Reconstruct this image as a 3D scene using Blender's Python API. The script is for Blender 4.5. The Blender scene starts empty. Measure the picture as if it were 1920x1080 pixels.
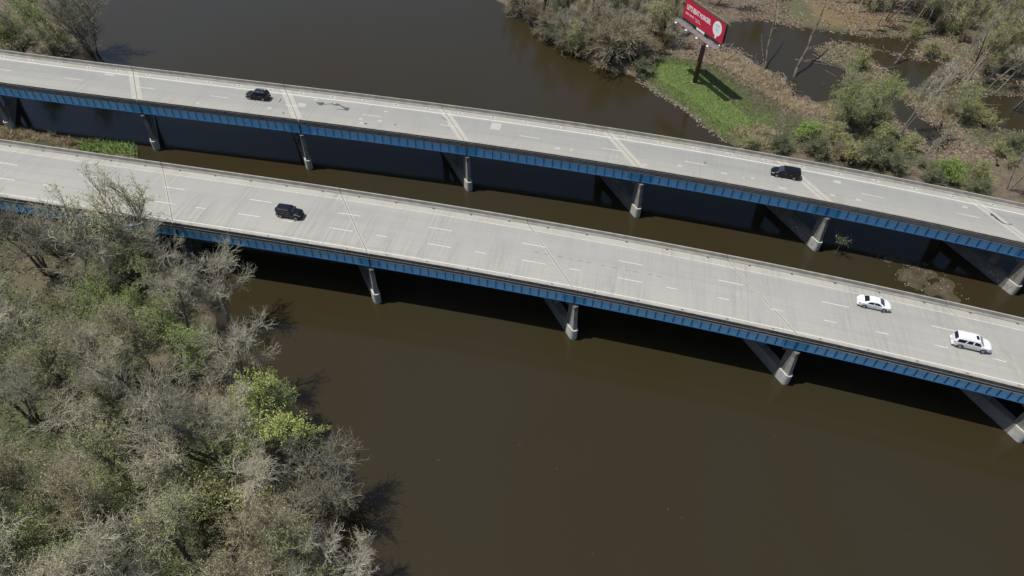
import bpy, math, random
import numpy as np
from mathutils import Matrix, Vector

# ------------------------------------------------------------------ camera, light
SC = bpy.context.scene
COL = SC.collection
FPX, PITCH, ROLL, CAMH = 1280.0, 47.10563728, 2.26650732, 83.4411
_p, _r = math.radians(PITCH), math.radians(ROLL)
_R = np.array([1, 0, 0.]); _F = np.array([0, math.cos(_p), -math.sin(_p)]); _U = np.array([0, math.sin(_p), math.cos(_p)])
CR = _R*math.cos(_r)+_U*math.sin(_r); CU = -_R*math.sin(_r)+_U*math.cos(_r); CF = _F
cd = bpy.data.cameras.new('camera'); cam = bpy.data.objects.new('camera', cd); COL.objects.link(cam)
cd.sensor_width = 36; cd.lens = FPX/1920*36; cd.clip_end = 6000; cd.clip_start = .5
M = Matrix(((CR[0], CU[0], -CF[0], 0), (CR[1], CU[1], -CF[1], 0), (CR[2], CU[2], -CF[2], CAMH), (0, 0, 0, 1)))
cam.matrix_world = M
SC.camera = cam

SUNV = np.array([-.445, .04, 1.0]); SUNV /= np.linalg.norm(SUNV)      # towards the sun
elev = math.asin(SUNV[2]); azim = math.atan2(SUNV[0], SUNV[1])         # azimuth from +Y towards +X
w = bpy.data.worlds.new("World"); SC.world = w; w.use_nodes = True
nt = w.node_tree; nt.nodes.clear()
sky = nt.nodes.new('ShaderNodeTexSky'); sky.sky_type = 'NISHITA'; sky.sun_disc = False
sky.sun_elevation = elev; sky.sun_rotation = azim; sky.air_density = 1.0; sky.dust_density = 1.5; sky.ozone_density = 1.0
bg = nt.nodes.new('ShaderNodeBackground'); bg.inputs[1].default_value = 0.082
wo = nt.nodes.new('ShaderNodeOutputWorld'); nt.links.new(sky.outputs[0], bg.inputs[0]); nt.links.new(bg.outputs[0], wo.inputs[0])
sl = bpy.data.lights.new('sun', 'SUN'); sl.energy = 3.95; sl.angle = math.radians(.55); sl.color = (1, .965, .91)
so_ = bpy.data.objects.new('sun', sl); COL.objects.link(so_)
so_.rotation_euler = Vector(SUNV).to_track_quat('Z', 'Y').to_euler()
so_.location = (0, 0, 150)
SC.view_settings.view_transform = 'Standard'; SC.view_settings.look = 'None'
SC.view_settings.exposure = 0.3; SC.view_settings.gamma = 1.0; SC.view_settings.use_curve_mapping = False

rng = np.random.default_rng(7); random.seed(7)

def at(px, py, z=0.0):
    """world point at height z seen at photo position (px,py)"""
    d = CR*(px-960)/FPX-CU*(py-540)/FPX+CF
    t = (z-CAMH)/d[2]
    return np.array([d[0]*t, d[1]*t, z])

# ------------------------------------------------------------------ materials
def mat(name, col=(.5, .5, .5), rough=.8, metal=0., coat=0., var=None, vscale=1., vamt=.5, bump=0., bscale=8., island=0., spec=None, coord='Object', var2=None, v2scale=.2, v2lo=.45, v2hi=.65):
    m = bpy.data.materials.new(name); m.use_nodes = True
    n = m.node_tree.nodes; l = m.node_tree.links; b = n['Principled BSDF']
    b.inputs['Roughness'].default_value = rough; b.inputs['Metallic'].default_value = metal
    b.inputs['Coat Weight'].default_value = coat
    if spec is not None: b.inputs['Specular IOR Level'].default_value = spec
    tc = n.new('ShaderNodeTexCoord'); out = None
    c = n.new('ShaderNodeRGB'); c.outputs[0].default_value = (*col, 1); out = c.outputs[0]
    def noise(scale, det=4):
        t = n.new('ShaderNodeTexNoise'); t.inputs['Scale'].default_value = scale; t.inputs['Detail'].default_value = det
        l.new(tc.outputs[coord], t.inputs['Vector']); return t.outputs['Fac']
    def mix(fac, a, colb):
        x = n.new('ShaderNodeMix'); x.data_type = 'RGBA'
        l.new(fac, x.inputs[0]); l.new(a, x.inputs[6])
        if isinstance(colb, tuple): x.inputs[7].default_value = (*colb, 1)
        else: l.new(colb, x.inputs[7])
        return x.outputs[2]
    def ramp(f, lo, hi, amt=1.):
        r = n.new('ShaderNodeMapRange'); r.inputs[1].default_value = lo; r.inputs[2].default_value = hi; r.inputs[4].default_value = amt
        l.new(f, r.inputs[0]); return r.outputs[0]
    if var: out = mix(ramp(noise(vscale), .38, .64, vamt), out, var)
    if var2: out = mix(ramp(noise(v2scale, 6), v2lo, v2hi), out, var2)
    if island:
        g = n.new('ShaderNodeNewGeometry'); h = n.new('ShaderNodeHueSaturation')
        r = n.new('ShaderNodeMapRange'); r.inputs[3].default_value = 1-island; r.inputs[4].default_value = 1+island
        l.new(g.outputs['Random Per Island'], r.inputs[0]); l.new(r.outputs[0], h.inputs['Value']); l.new(out, h.inputs['Color']); out = h.outputs[0]
    l.new(out, b.inputs['Base Color'])
    if bump:
        bn = n.new('ShaderNodeBump'); bn.inputs['Strength'].default_value = bump; bn.inputs['Distance'].default_value = .05
        l.new(noise(bscale, 6), bn.inputs['Height']); l.new(bn.outputs[0], b.inputs['Normal'])
    return m

MT = {}
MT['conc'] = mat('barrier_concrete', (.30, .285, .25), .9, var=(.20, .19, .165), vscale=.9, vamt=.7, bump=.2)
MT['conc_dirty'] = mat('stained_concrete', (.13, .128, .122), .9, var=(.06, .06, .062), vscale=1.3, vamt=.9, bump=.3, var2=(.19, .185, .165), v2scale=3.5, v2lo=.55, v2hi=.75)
MT['conc_pale'] = mat('pale_pier_concrete', (.46, .447, .40), .9, var=(.33, .317, .28), vscale=1.2, vamt=.7, bump=.2, var2=(.22, .2, .17), v2scale=2.5, v2lo=.6, v2hi=.75)  # lit copy of the pier concrete, kept pale for the sunlit noses
MT['conc_shaded'] = mat('shade_darkened_pier_concrete', (.17, .162, .145), .95, var=(.10, .096, .088), vscale=.5, vamt=.8, bump=.2, var2=(.24, .23, .20), v2scale=2.5, v2lo=.6, v2hi=.75)  # shaded copy: base colour darkened to paint in the shade under the deck
MT['conc_col'] = mat('column_concrete', (.27, .26, .235), .95, var=(.19, .183, .165), vscale=.8, vamt=.8, bump=.2)
MT['header'] = mat('joint_header_concrete', (.37, .355, .305), .88, var=(.31, .30, .26), vscale=2, vamt=.6)
MT['patch'] = mat('repair_patch_concrete', (.38, .375, .34), .88, var=(.33, .325, .29), vscale=2, vamt=.6)
MT['rubber'] = mat('joint_seal', (.045, .043, .04), .9)
MT['tar'] = mat('tar_seal', (.05, .052, .056), .6, var=(.12, .12, .125), vscale=1.5)
MT['crack'] = mat('longitudinal_seal', (.27, .265, .25), .8)
MT['paint'] = mat('road_paint', (.58, .575, .54), .7, var=(.42, .415, .38), vscale=3, vamt=.6)
MT['paint_worn'] = mat('worn_road_paint', (.60, .58, .48), .8, var=(.42, .41, .35), vscale=1.2, vamt=.9)
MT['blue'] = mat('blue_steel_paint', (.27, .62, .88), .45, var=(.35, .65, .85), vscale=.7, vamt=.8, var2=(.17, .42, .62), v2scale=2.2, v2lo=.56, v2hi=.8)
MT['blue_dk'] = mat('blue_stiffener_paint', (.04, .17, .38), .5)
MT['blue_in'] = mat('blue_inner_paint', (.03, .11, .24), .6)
MT['teal'] = mat('fresh_blue_paint', (.13, .46, .70), .5, var=(.16, .50, .72), vscale=2)
MT['black'] = mat('black_steel', (.02, .02, .022), .6)

def deck_material(name, base, dark, light, lanes, streak=.5):
    m = bpy.data.materials.new(name); m.use_nodes = True
    n = m.node_tree.nodes; l = m.node_tree.links; b = n['Principled BSDF']; b.inputs['Roughness'].default_value = .85
    uv = n.new('ShaderNodeUVMap'); uv.uv_map = 'road'
    sep = n.new('ShaderNodeSeparateXYZ'); l.new(uv.outputs[0], sep.inputs[0])
    def noi(sx, sy, det=3, rough=.55, off=0):
        mp = n.new('ShaderNodeMapping'); mp.inputs['Scale'].default_value = (sx, sy, 1); mp.inputs['Location'].default_value = (off, off, 0)
        l.new(uv.outputs[0], mp.inputs[0]); t = n.new('ShaderNodeTexNoise'); t.inputs['Scale'].default_value = 1; t.inputs['Detail'].default_value = det; t.inputs['Roughness'].default_value = rough
        l.new(mp.outputs[0], t.inputs['Vector']); return t.outputs['Fac']
    def mr(f, a, c, lo=0., hi=1.):
        r = n.new('ShaderNodeMapRange'); r.inputs[1].default_value = a; r.inputs[2].default_value = c; r.inputs[3].default_value = lo; r.inputs[4].default_value = hi
        l.new(f, r.inputs[0]); return r.outputs[0]
    def mth(op, a, c):
        x = n.new('ShaderNodeMath'); x.operation = op
        for i, v in enumerate((a, c)):
            if isinstance(v, (int, float)): x.inputs[i].default_value = v
            else: l.new(v, x.inputs[i])
        return x.outputs[0]
    def mix(f, a, c):
        x = n.new('ShaderNodeMix'); x.data_type = 'RGBA'; l.new(f, x.inputs[0])
        for i, v in ((6, a), (7, c)):
            if isinstance(v, tuple): x.inputs[i].default_value = (*v, 1)
            else: l.new(v, x.inputs[i])
        return x.outputs[2]
    # polished wheel lanes: worn darker where traffic runs
    cr = n.new('ShaderNodeValToRGB'); e = cr.color_ramp.elements
    o0, o1 = lanes[0][0], lanes[-1][0]
    e[0].position = 0; e[0].color = (lanes[0][1],)*3+(1,); e[1].position = 1; e[1].color = (lanes[-1][1],)*3+(1,)
    for o, v in lanes[1:-1]:
        q = e.new((o-o0)/(o1-o0)); q.color = (v, v, v, 1)
    wob = mth('ADD', sep.outputs[1], mr(noi(.06, .3), 0, 1, -.5, .5))
    l.new(mr(wob, o0, o1), cr.inputs[0])
    wear = mth('MULTIPLY', cr.outputs[0], mr(noi(.05, .25, 4), .3, .7, .55, 1.0))
    c = mix(wear, light, base)
    st = mr(noi(2.2, .09, 4, .7), .42, .66)
    st2 = mr(noi(.12, .04, 2, .5, 31), .4, .6)
    c = mix(mth('MULTIPLY', mth('MULTIPLY', st, st2), streak), c, dark)
    st3 = mr(noi(.9, .07, 3, .6, 77), .52, .72)
    c = mix(mth('MULTIPLY', st3, .35*streak), c, light)
    c = mix(mth('MULTIPLY', mr(noi(.02, 1.6, 3, .6, 12), .5, .7), .3), c, dark)
    c = mix(mth('MULTIPLY', mr(noi(.5, .5, 8, .8, 5), .55, .75), .35), c, dark)
    hsv = n.new('ShaderNodeHueSaturation'); l.new(c, hsv.inputs['Color']); l.new(mr(noi(6, 6, 4, .8, 9), .3, .7, .95, 1.05), hsv.inputs['Value'])
    l.new(hsv.outputs[0], b.inputs['Base Color'])
    return m
MT['deckU'] = deck_material('old_road_concrete', (.232, .233, .222), (.19, .187, .17), (.318, .307, .268),
    [(-5.6, 0), (-4.3, .1), (-3.6, .3), (-2.2, .45), (-.6, .8), (.6, .95), (2.8, 1), (3.5, .5), (4.2, .05), (5.8, 0)], .5)
MT['deckL'] = deck_material('pale_road_concrete', (.268, .265, .247), (.215, .211, .192), (.345, .332, .29),
    [(-9, .15), (-7.6, .3), (-6, .5), (-4.5, .6), (-3, .65), (-1, .85), (.6, .9), (1.6, 1), (2.7, .95), (3.6, .1), (5.2, 0)], .75)

# ------------------------------------------------------------------ mesh helpers
def new_obj(name, me, material=None, parent=None):
    o = bpy.data.objects.new(name, me); COL.objects.link(o)
    if material is not None and me is not None: me.materials.append(material)
    if parent is not None: o.parent = parent
    return o
def mesh(name, V, Fc, material=None, parent=None, smooth=False, uv=None, loc=None):
    me = bpy.data.meshes.new(name); V = np.asarray(V, float)
    if loc is not None: V = V-np.asarray(loc, float)
    me.from_pydata(V.tolist(), [], [tuple(int(i) for i in f) for f in Fc])
    if smooth: me.polygons.foreach_set('use_smooth', [True]*len(me.polygons))
    if uv is not None:
        u = me.uv_layers.new(name='road'); idx = np.zeros(len(me.loops), int); me.loops.foreach_get('vertex_index', idx)
        u.data.foreach_set('uv', np.asarray(uv, float)[idx].ravel())
    me.update()
    o = new_obj(name, me, material, parent)
    if loc is not None: o.location = loc
    return o
def fastmesh(name, V, k, material=None, parent=None, smooth=False):
    """V: (n,k,3) separate k-gons"""
    V = np.asarray(V, np.float32); n = len(V); me = bpy.data.meshes.new(name)
    me.vertices.add(n*k); me.vertices.foreach_set('co', V.ravel())
    me.loops.add(n*k); me.loops.foreach_set('vertex_index', np.arange(n*k, dtype=np.int32))
    me.polygons.add(n); me.polygons.foreach_set('loop_start', np.arange(0, n*k, k, dtype=np.int32))
    try: me.polygons.foreach_set('loop_total', np.full(n, k, np.int32))
    except Exception: pass
    me.update(calc_edges=True)
    return new_obj(name, me, material, parent)
def indexed(name, V, Q, material=None, smooth=True):
    V = np.asarray(V, np.float32); Q = np.asarray(Q, np.int32); n, k = Q.shape; me = bpy.data.meshes.new(name)
    me.vertices.add(len(V)); me.vertices.foreach_set('co', V.ravel())
    me.loops.add(n*k); me.loops.foreach_set('vertex_index', Q.ravel())
    me.polygons.add(n); me.polygons.foreach_set('loop_start', np.arange(0, n*k, k, dtype=np.int32))
    try: me.polygons.foreach_set('loop_total', np.full(n, k, np.int32))
    except Exception: pass
    me.polygons.foreach_set('use_smooth', np.full(n, smooth))
    me.update(calc_edges=True)
    if material: me.materials.append(material)
    return me
def empty(name, loc, rz=0., parent=None):
    o = bpy.data.objects.new(name, None); COL.objects.link(o); o.location = loc; o.rotation_euler = (0, 0, rz); o.empty_display_size = .5
    if parent: o.parent = parent
    return o
def tag(o, label=None, cat=None, group=None, kind=None):
    if label: o['label'] = label
    if cat: o['category'] = cat
    if group: o['group'] = group
    if kind: o['kind'] = kind
    return o
BOXF = [(0, 3, 2, 1), (4, 5, 6, 7), (0, 1, 5, 4), (1, 2, 6, 5), (2, 3, 7, 6), (3, 0, 4, 7)]
class MB:
    def __init__(s): s.V = []; s.F = []
    def add(s, V, F):
        n = len(s.V); s.V += [tuple(map(float, v)) for v in V]; s.F += [tuple(i+n for i in f) for f in F]; return s
    def box(s, x0, x1, y0, y1, z0, z1):
        return s.add([(x0, y0, z0), (x1, y0, z0), (x1, y1, z0), (x0, y1, z0), (x0, y0, z1), (x1, y0, z1), (x1, y1, z1), (x0, y1, z1)], BOXF)
    def cyl(s, p0, p1, r0, r1, n=10, cap=True):
        p0 = np.array(p0, float); p1 = np.array(p1, float); d = p1-p0; d /= max(np.linalg.norm(d), 1e-9)
        a = np.cross(d, [0, 0, 1.] if abs(d[2]) < .9 else [1., 0, 0]); a /= np.linalg.norm(a); b = np.cross(d, a)
        V = []
        for p, r in ((p0, r0), (p1, r1)):
            for i in range(n):
                t = 2*math.pi*i/n; V.append(p+r*(math.cos(t)*a+math.sin(t)*b))
        F = [(i, (i+1) % n, n+(i+1) % n, n+i) for i in range(n)]
        if cap: F += [tuple(range(n-1, -1, -1)), tuple(range(n, 2*n))]
        return s.add(V, F)
    def path(s, pts, rad, n=8):
        for i in range(len(pts)-1): s.cyl(pts[i], pts[i+1], rad[i], rad[i+1], n)
        return s
    def build(s, name, material, parent=None, smooth=False, loc=None): return mesh(name, s.V, s.F, material, parent, smooth, loc=loc)

# ------------------------------------------------------------------ bridge geometry
SP = 32.019
BR = {'U': dict(z=9.8725, g=-.0048064, a=107.0845, b=-.171338, c=-.00060862, d=-2.5685e-6, e=.68945e-8, s0=-76.1397, sk=25.8949, ds=-14.9293, of=-5.30, ob=5.69),
      'L': dict(z=9.5512, g=-.0047775, a=78.6547, b=-.190038, c=-.0005726, d=-1.75506e-6, e=1.01526e-8, s0=-59.1453, sk=26.4795, ds=-13.9516, of=-8.68, ob=5.13)}
for _b in BR.values():
    xs = np.linspace(-330, 330, 2641); xm = np.clip(xs, -130, 130)
    f = lambda x: _b['a']+_b['b']*x+_b['c']*x**2+_b['d']*x**3+_b['e']*x**4
    df = lambda x: _b['b']+2*_b['c']*x+3*_b['d']*x**2+4*_b['e']*x**3
    ys = f(xm)+df(xm)*(xs-xm); ts = df(xm)
    L = np.r_[0, np.cumsum(np.hypot(np.diff(xs), np.diff(ys)))]; L -= np.interp(0, xs, L)
    _b.update(X=xs, Y=ys, T=ts, S=L)
def cl(b, s):
    B = BR[b]; return np.interp(s, B['S'], B['X']), np.interp(s, B['S'], B['Y']), np.interp(s, B['S'], B['T'])
def zd(b, x): return BR[b]['z']+BR[b]['g']*x
def cv(b, s, o, dz=0.):
    """point s metres along the road, o metres to the far side, dz above the deck"""
    x, y, t = cl(b, s); n = np.hypot(1, t); X = x-t/n*o; Y = y+o/n
    return np.stack(np.broadcast_arrays(X, Y, zd(b, X)+dz), -1)
def bp(b, k, o, dz=0., z=None):
    """as cv but in skewed span coordinates: k counts the expansion joints"""
    B = BR[b]; k = np.asarray(k, float); s = B['s0']+SP*k; x, y, t = cl(b, s); th = math.radians(B['sk'])
    nx, ny = -math.sin(th), math.cos(th); cn = (nx*(-t)+ny)/np.hypot(1, t)
    X = x+nx*o/cn; Y = y+ny*o/cn
    Z = (zd(b, X)+dz) if z is None else z+0*X
    return np.stack(np.broadcast_arrays(X, Y, Z), -1)
def so(b, px, py, dz=0.):
    """road coordinates of a point of the deck"""
    z = BR[b]['z']
    for _ in range(3):
        p = at(px, py, z+dz); z = zd(b, p[0])
    s = np.linspace(-160, 170, 6601); x, y, t = cl(b, s); i = np.argmin((x-p[0])**2+(y-p[1])**2)
    n = math.hypot(1, t[i]); return s[i], (-(p[0]-x[i])*t[i]+(p[1]-y[i]))/n
def sweep(b, prof, k0, k1, n, fn=bp, closed=True, uvs=False):
    """closed profile [(o,dz)] along k (or s)"""
    ks = np.linspace(k0, k1, n+1); m = len(prof); V = []; UV = []
    for k in ks:
        for o, dz in prof:
            V.append(fn(b, k, o, dz)); UV.append((k*SP-o*.74 if fn is bp else k, o))
    F = []
    for i in range(n):
        for j in range(m):
            a = i*m+j; c = i*m+(j+1) % m; F.append((a, a+m, c+m, c))
    F += [tuple(range(m)), tuple(range((n+1)*m-1, n*m-1, -1))]
    return V, F, UV
def sweep_obj(name, b, prof, k0, k1, n, material, parent, fn=bp, smooth=False):
    V, F, UV = sweep(b, prof, k0, k1, n, fn)
    return mesh(name, V, F, material, parent, uv=UV)
def sheet(b, s0, s1, o0, o1, dz, n=3, fn=cv):
    V = []; F = []
    for i in range(n+1):
        s = s0+(s1-s0)*i/n; V += [fn(b, s, o0, dz), fn(b, s, o1, dz)]
    for i in range(n): F.append((2*i, 2*i+2, 2*i+3, 2*i+1))
    return V, F

def bridge(b, label, k0, k1, hw, nst, ngird, deckmat, nsec):
    B = BR[b]; of, ob = B['of'], B['ob']
    root = empty('highway_bridge', (0, B['a'], 0)); tag(root, label, 'bridge')
    inv = Matrix.Translation((0, -B['a'], 0))
    def P(o): o.matrix_parent_inverse = inv; return o
    h = hw/SP; g = .05/SP
    GB, GT = -2.5, -.42                    # girder bottom / top
    gO = [of+.62+(ob-of-1.24)*i/(ngird-1) for i in range(ngird)]
    for k in range(k0, k1):
        P(sweep_obj('deck_slab', b, [(of+.02, -.36), (ob-.02, -.36), (ob-.02, 0), (ob-2, .0), (0, 0), (of+2, 0), (of+.02, 0)], k+h, k+1-h, 10, deckmat, root))
        for (ka, kb) in ((k+g, k+h), (k+1-h, k+1-g)):
            P(sweep_obj('joint_header', b, [(of+.02, -.36), (ob-.02, -.36), (ob-.02, 0.003), (of+.02, 0.003)], ka, kb, 1, MT['header'], root))
        P(sweep_obj('expansion_joint', b, [(of+.05, -.3), (ob-.05, -.3), (ob-.05, -.012), (of+.05, -.012)], k-g*.98, k+g*.98, 1, MT['rubber'], root))
        # barriers, in sections
        for sgn, oo in ((1, ob), (-1, of)):
            pr = [(oo, -.40), (oo, .82), (oo-sgn*.24, .83), (oo-sgn*.30, .32), (oo-sgn*.52, .08), (oo-sgn*.52, .002), (oo-sgn*.08, .002), (oo-sgn*.08, -.40)]
            if sgn < 0: pr = pr[::-1]
            for q in range(nsec):
                ka = k+(q+(.0018*nsec if q == 0 else .0004*nsec))/nsec; kb = k+(q+1-(.0018*nsec if q == nsec-1 else .0004*nsec))/nsec
                P(sweep_obj('barrier_section', b, pr, ka, kb, 3, MT['conc'], root))
            # stained outside face, its ledge lines standing a little proud
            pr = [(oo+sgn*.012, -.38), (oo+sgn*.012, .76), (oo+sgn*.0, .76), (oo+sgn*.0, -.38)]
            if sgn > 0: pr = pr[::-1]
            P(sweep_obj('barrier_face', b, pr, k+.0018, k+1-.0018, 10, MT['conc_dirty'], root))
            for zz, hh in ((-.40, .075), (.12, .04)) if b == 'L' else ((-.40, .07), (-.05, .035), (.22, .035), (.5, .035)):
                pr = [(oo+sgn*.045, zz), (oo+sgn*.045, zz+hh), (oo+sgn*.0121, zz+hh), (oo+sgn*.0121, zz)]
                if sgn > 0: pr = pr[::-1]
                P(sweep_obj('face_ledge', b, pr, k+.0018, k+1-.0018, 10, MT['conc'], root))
        # girders
        for gi, o in enumerate(gO):
            t = .02; fw = .24; outer = gi == 0
            pr = [(o-fw, GB), (o+fw, GB), (o+fw, GB+.06), (o+t, GB+.06), (o+t, GT-.05), (o+fw, GT-.05), (o+fw, GT), (o-fw, GT), (o-fw, GT-.05), (o-t, GT-.05), (o-t, GB+.06), (o-fw, GB+.06)]
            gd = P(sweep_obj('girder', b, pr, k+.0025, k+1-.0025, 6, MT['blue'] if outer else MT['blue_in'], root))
            if outer:
                for q in range(nst+1):
                    kk = k+.004+(q/nst)*(1-.008); e = .02/SP
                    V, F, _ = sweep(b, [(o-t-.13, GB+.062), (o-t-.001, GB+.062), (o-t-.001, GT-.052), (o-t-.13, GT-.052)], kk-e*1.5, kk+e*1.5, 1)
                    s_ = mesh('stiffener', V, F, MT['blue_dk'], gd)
                for (ka, kb) in ((k+.007, k+1.42/nst), (k+1-1.42/nst, k+1-.007)):
                    V, F, _ = sweep(b, [(o-t-.006, GB+.07), (o-t-.001, GB+.07), (o-t-.001, GT-.06), (o-t-.006, GT-.06)], ka, kb, 1)
                    mesh('repainted_panel', V, F, MT['teal'], gd)
    return root, P, gO

def lane_sheet(b, root, P, name, s0, s1, o, wd, m, n=3, dz=.006):
    V, F = sheet(b, s0, s1, o-wd/2, o+wd/2, dz, n); return P(mesh(name, V, F, m, root))

bU, PU_, gU = bridge('U', 'far two-lane highway bridge with blue girders, tar squiggles and pale repair patches', -4, 7, 1.05, 20, 5, MT['deckU'], 3)
bL, PL_, gL = bridge('L', 'near three-lane highway bridge with blue girders and pale streaked concrete deck', -4, 7, .30, 24, 6, MT['deckL'], 2)

# painted lines
for i in range(-4, 18):
    s = BR['U']['ds']+15.24*(i-6)
    lane_sheet('U', bU, PU_, 'lane_marking', s, s+3.81, 0, .11, MT['paint'] if i % 3 else MT['paint_worn'])
for i in range(-4, 17):
    s = BR['L']['ds']+15.24*(i-5)
    lane_sheet('L', bL, PL_, 'lane_marking', s, s+3.81, 0, .115, MT['paint'])
rowB = [(82, 344, 0), (290, 375, 1), (367, 387, 0), (447, 400, 1), (530, 412.5, 0), (618, 427, 1), (705, 441, 0), (802, 457, 1), (890, 473, 0), (978, 487, 1), (1067, 504.5, 0), (1158, 521, 1),
        (1249, 539.5, 0), (1345, 558, 0), (1445, 579, 0), (1545, 602, 0), (1643, 625, 0), (1753, 650, 0), (1863, 678, 0), (-10, 330, 1)]
for px, py, lng in rowB:
    s, o = so('L', px, py); lane_sheet('L', bL, PL_, 'lane_marking', s, s+(3.81 if lng else 1.75), -3.7, .12, MT['paint'])
for k in range(-4, 7):
    for b, rt, P, o, wd, m in (('U', bU, PU_, 3.66, .22, 'paint'), ('U', bU, PU_, -4.0, .10, 'paint_worn'), ('L', bL, PL_, 3.32, .085, 'paint_worn'), ('L', bL, PL_, -7.22, .14, 'paint')):
        V, F = sheet(b, k+.0035, k+1-.0035, o-wd/2, o+wd/2, .006, 10, bp); P(mesh('edge_line', V, F, MT[m], rt))
    for b, rt, P, o in (('L', bL, PL_, -.28), ('L', bL, PL_, -3.55), ('U', bU, PU_, -.2)):
        V, F = sheet(b, k+.02, k+1-.02, o-.025, o+.025, .0045, 10, bp); P(mesh('construction_joint', V, F, MT['crack'], rt))
    for b, rt, P, sg in (('U', bU, PU_, 1), ('L', bL, PL_, 1), ('L', bL, PL_, -1)):
        oo = {('U', 1): 4.62, ('L', 1): 4.5, ('L', -1): -7.62}[(b, sg)]
        for q in range(5):
            kk = k+.1+.2*q; c = bp(b, kk, oo); s = BR[b]['s0']+SP*kk+(oo*math.tan(math.radians(36)) if 0 else 0)
            # find the road position of the skewed point
            V, F = sheet(b, kk-.16/SP, kk+.16/SP, oo-.12, oo+.12, .0075, 1, bp); P(mesh('scupper', V, F, MT['black'], rt))
            if b == 'U':
                V, F = sheet(b, kk-.55/SP, kk+.55/SP, oo-.4, oo+.4, .0045, 1, bp); P(mesh('repair_patch', V, F, MT['patch'], rt))
for px, py in ((1002, 472), (1020, 476), (1044, 480), (1066, 485), (1083, 488), (1099, 491), (1127, 497), (1147, 501), (1172, 506), (1188, 509), (1215, 514), (1232, 518)):
    s, o = so('L', px, py); lane_sheet('L', bL, PL_, 'crack_seal', s, s+.55+.5*random.random(), o, .07, MT['tar'], 1)
# repair patches on the far bridge
for px, py, ls, lo in ((930, 237, 1.9, 2.1), (205, 140, 2.0, .6), (371, 193, .7, .5), (505, 203, .8, .6), (676, 223, .8, .5), (677, 231, .8, .6), (712, 227, .9, .6), (723, 209, .6, .5), (1045, 278, .9, .7), (1071, 281, .5, .5),
                       (1209, 309, .7, .6), (1275, 311, .8, .6), (1358, 325, 1.1, .5), (1411, 334, .6, .5), (1393, 333, .4, .4), (1467, 353, 1.3, .6), (1570, 341, 1.2, .8), (1561, 366, .8, .5), (1610, 375, .9, .6), (1809, 388, .8, .6), (592, 187, .8, .5), (566, 196, 1.6, .9)):
    s, o = so('U', px, py); V, F = sheet('U', s-ls/2, s+ls/2, o-lo/2, o+lo/2, .0045, 1); PU_(mesh('repair_patch', V, F, MT['patch'], bU))
def tar(pts, wd):
    R_ = [so('U', *p) for p in pts]; V = []; F = []
    for i, (s, o) in enumerate(R_):
        a = R_[max(i-1, 0)]; c = R_[min(i+1, len(R_)-1)]; dx, dy = c[0]-a[0], c[1]-a[1]; n = math.hypot(dx, dy) or 1
        w_ = wd[i] if isinstance(wd, (list, tuple)) else wd
        V += [cv('U', s-dy/n*w_, o+dx/n*w_, .0085), cv('U', s+dy/n*w_, o-dx/n*w_, .0085)]
    F = [(2*i, 2*i+2, 2*i+3, 2*i+1) for i in range(len(R_)-1)]
    PU_(mesh('tar_streak', V, F, MT['tar'], bU))
tar([(593, 192.3), (597, 193), (601, 194.5), (606, 195)], [.1, .25, .55, .5]); tar([(603, 194.6), (607, 195.2), (612, 195.4), (618, 195), (622, 194.5), (628, 196.5), (632, 197.8), (637, 196.8), (634, 195.3), (629, 196)], [.4, .15, .09, .1, .16, .16, .16, .16, .12, .1])
tar([(631, 194), (633, 195.5), (640, 199), (646, 202.3), (650, 204), (655, 203.5)], [.12, .12, .12, .2, .4, .35]); tar([(628, 204.3), (640, 205.2), (648, 206), (653, 207)], [.04, .1, .15, .15])
tar([(519, 191), (524, 191.3), (527, 185)], [.05, .1, .13]); tar([(530, 211), (532.5, 212.5)], [.12, .22]); tar([(684, 231), (687, 232.4)], [.2, .26]); tar([(740, 233.5), (742.5, 234)], [.18, .2])
tar([(1858, 400), (1861, 404), (1865, 406), (1869, 410), (1876, 415), (1880, 418)], [.2, .35, .2, .3, .18, .1]); tar([(1878, 418), (1888, 420), (1897, 421)], [.12, .08, .2]); tar([(1321, 303), (1323, 308)], [.08, .12])
tar([(829, 220), (834, 222.5), (839, 227)], [.1, .08, .05])

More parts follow.
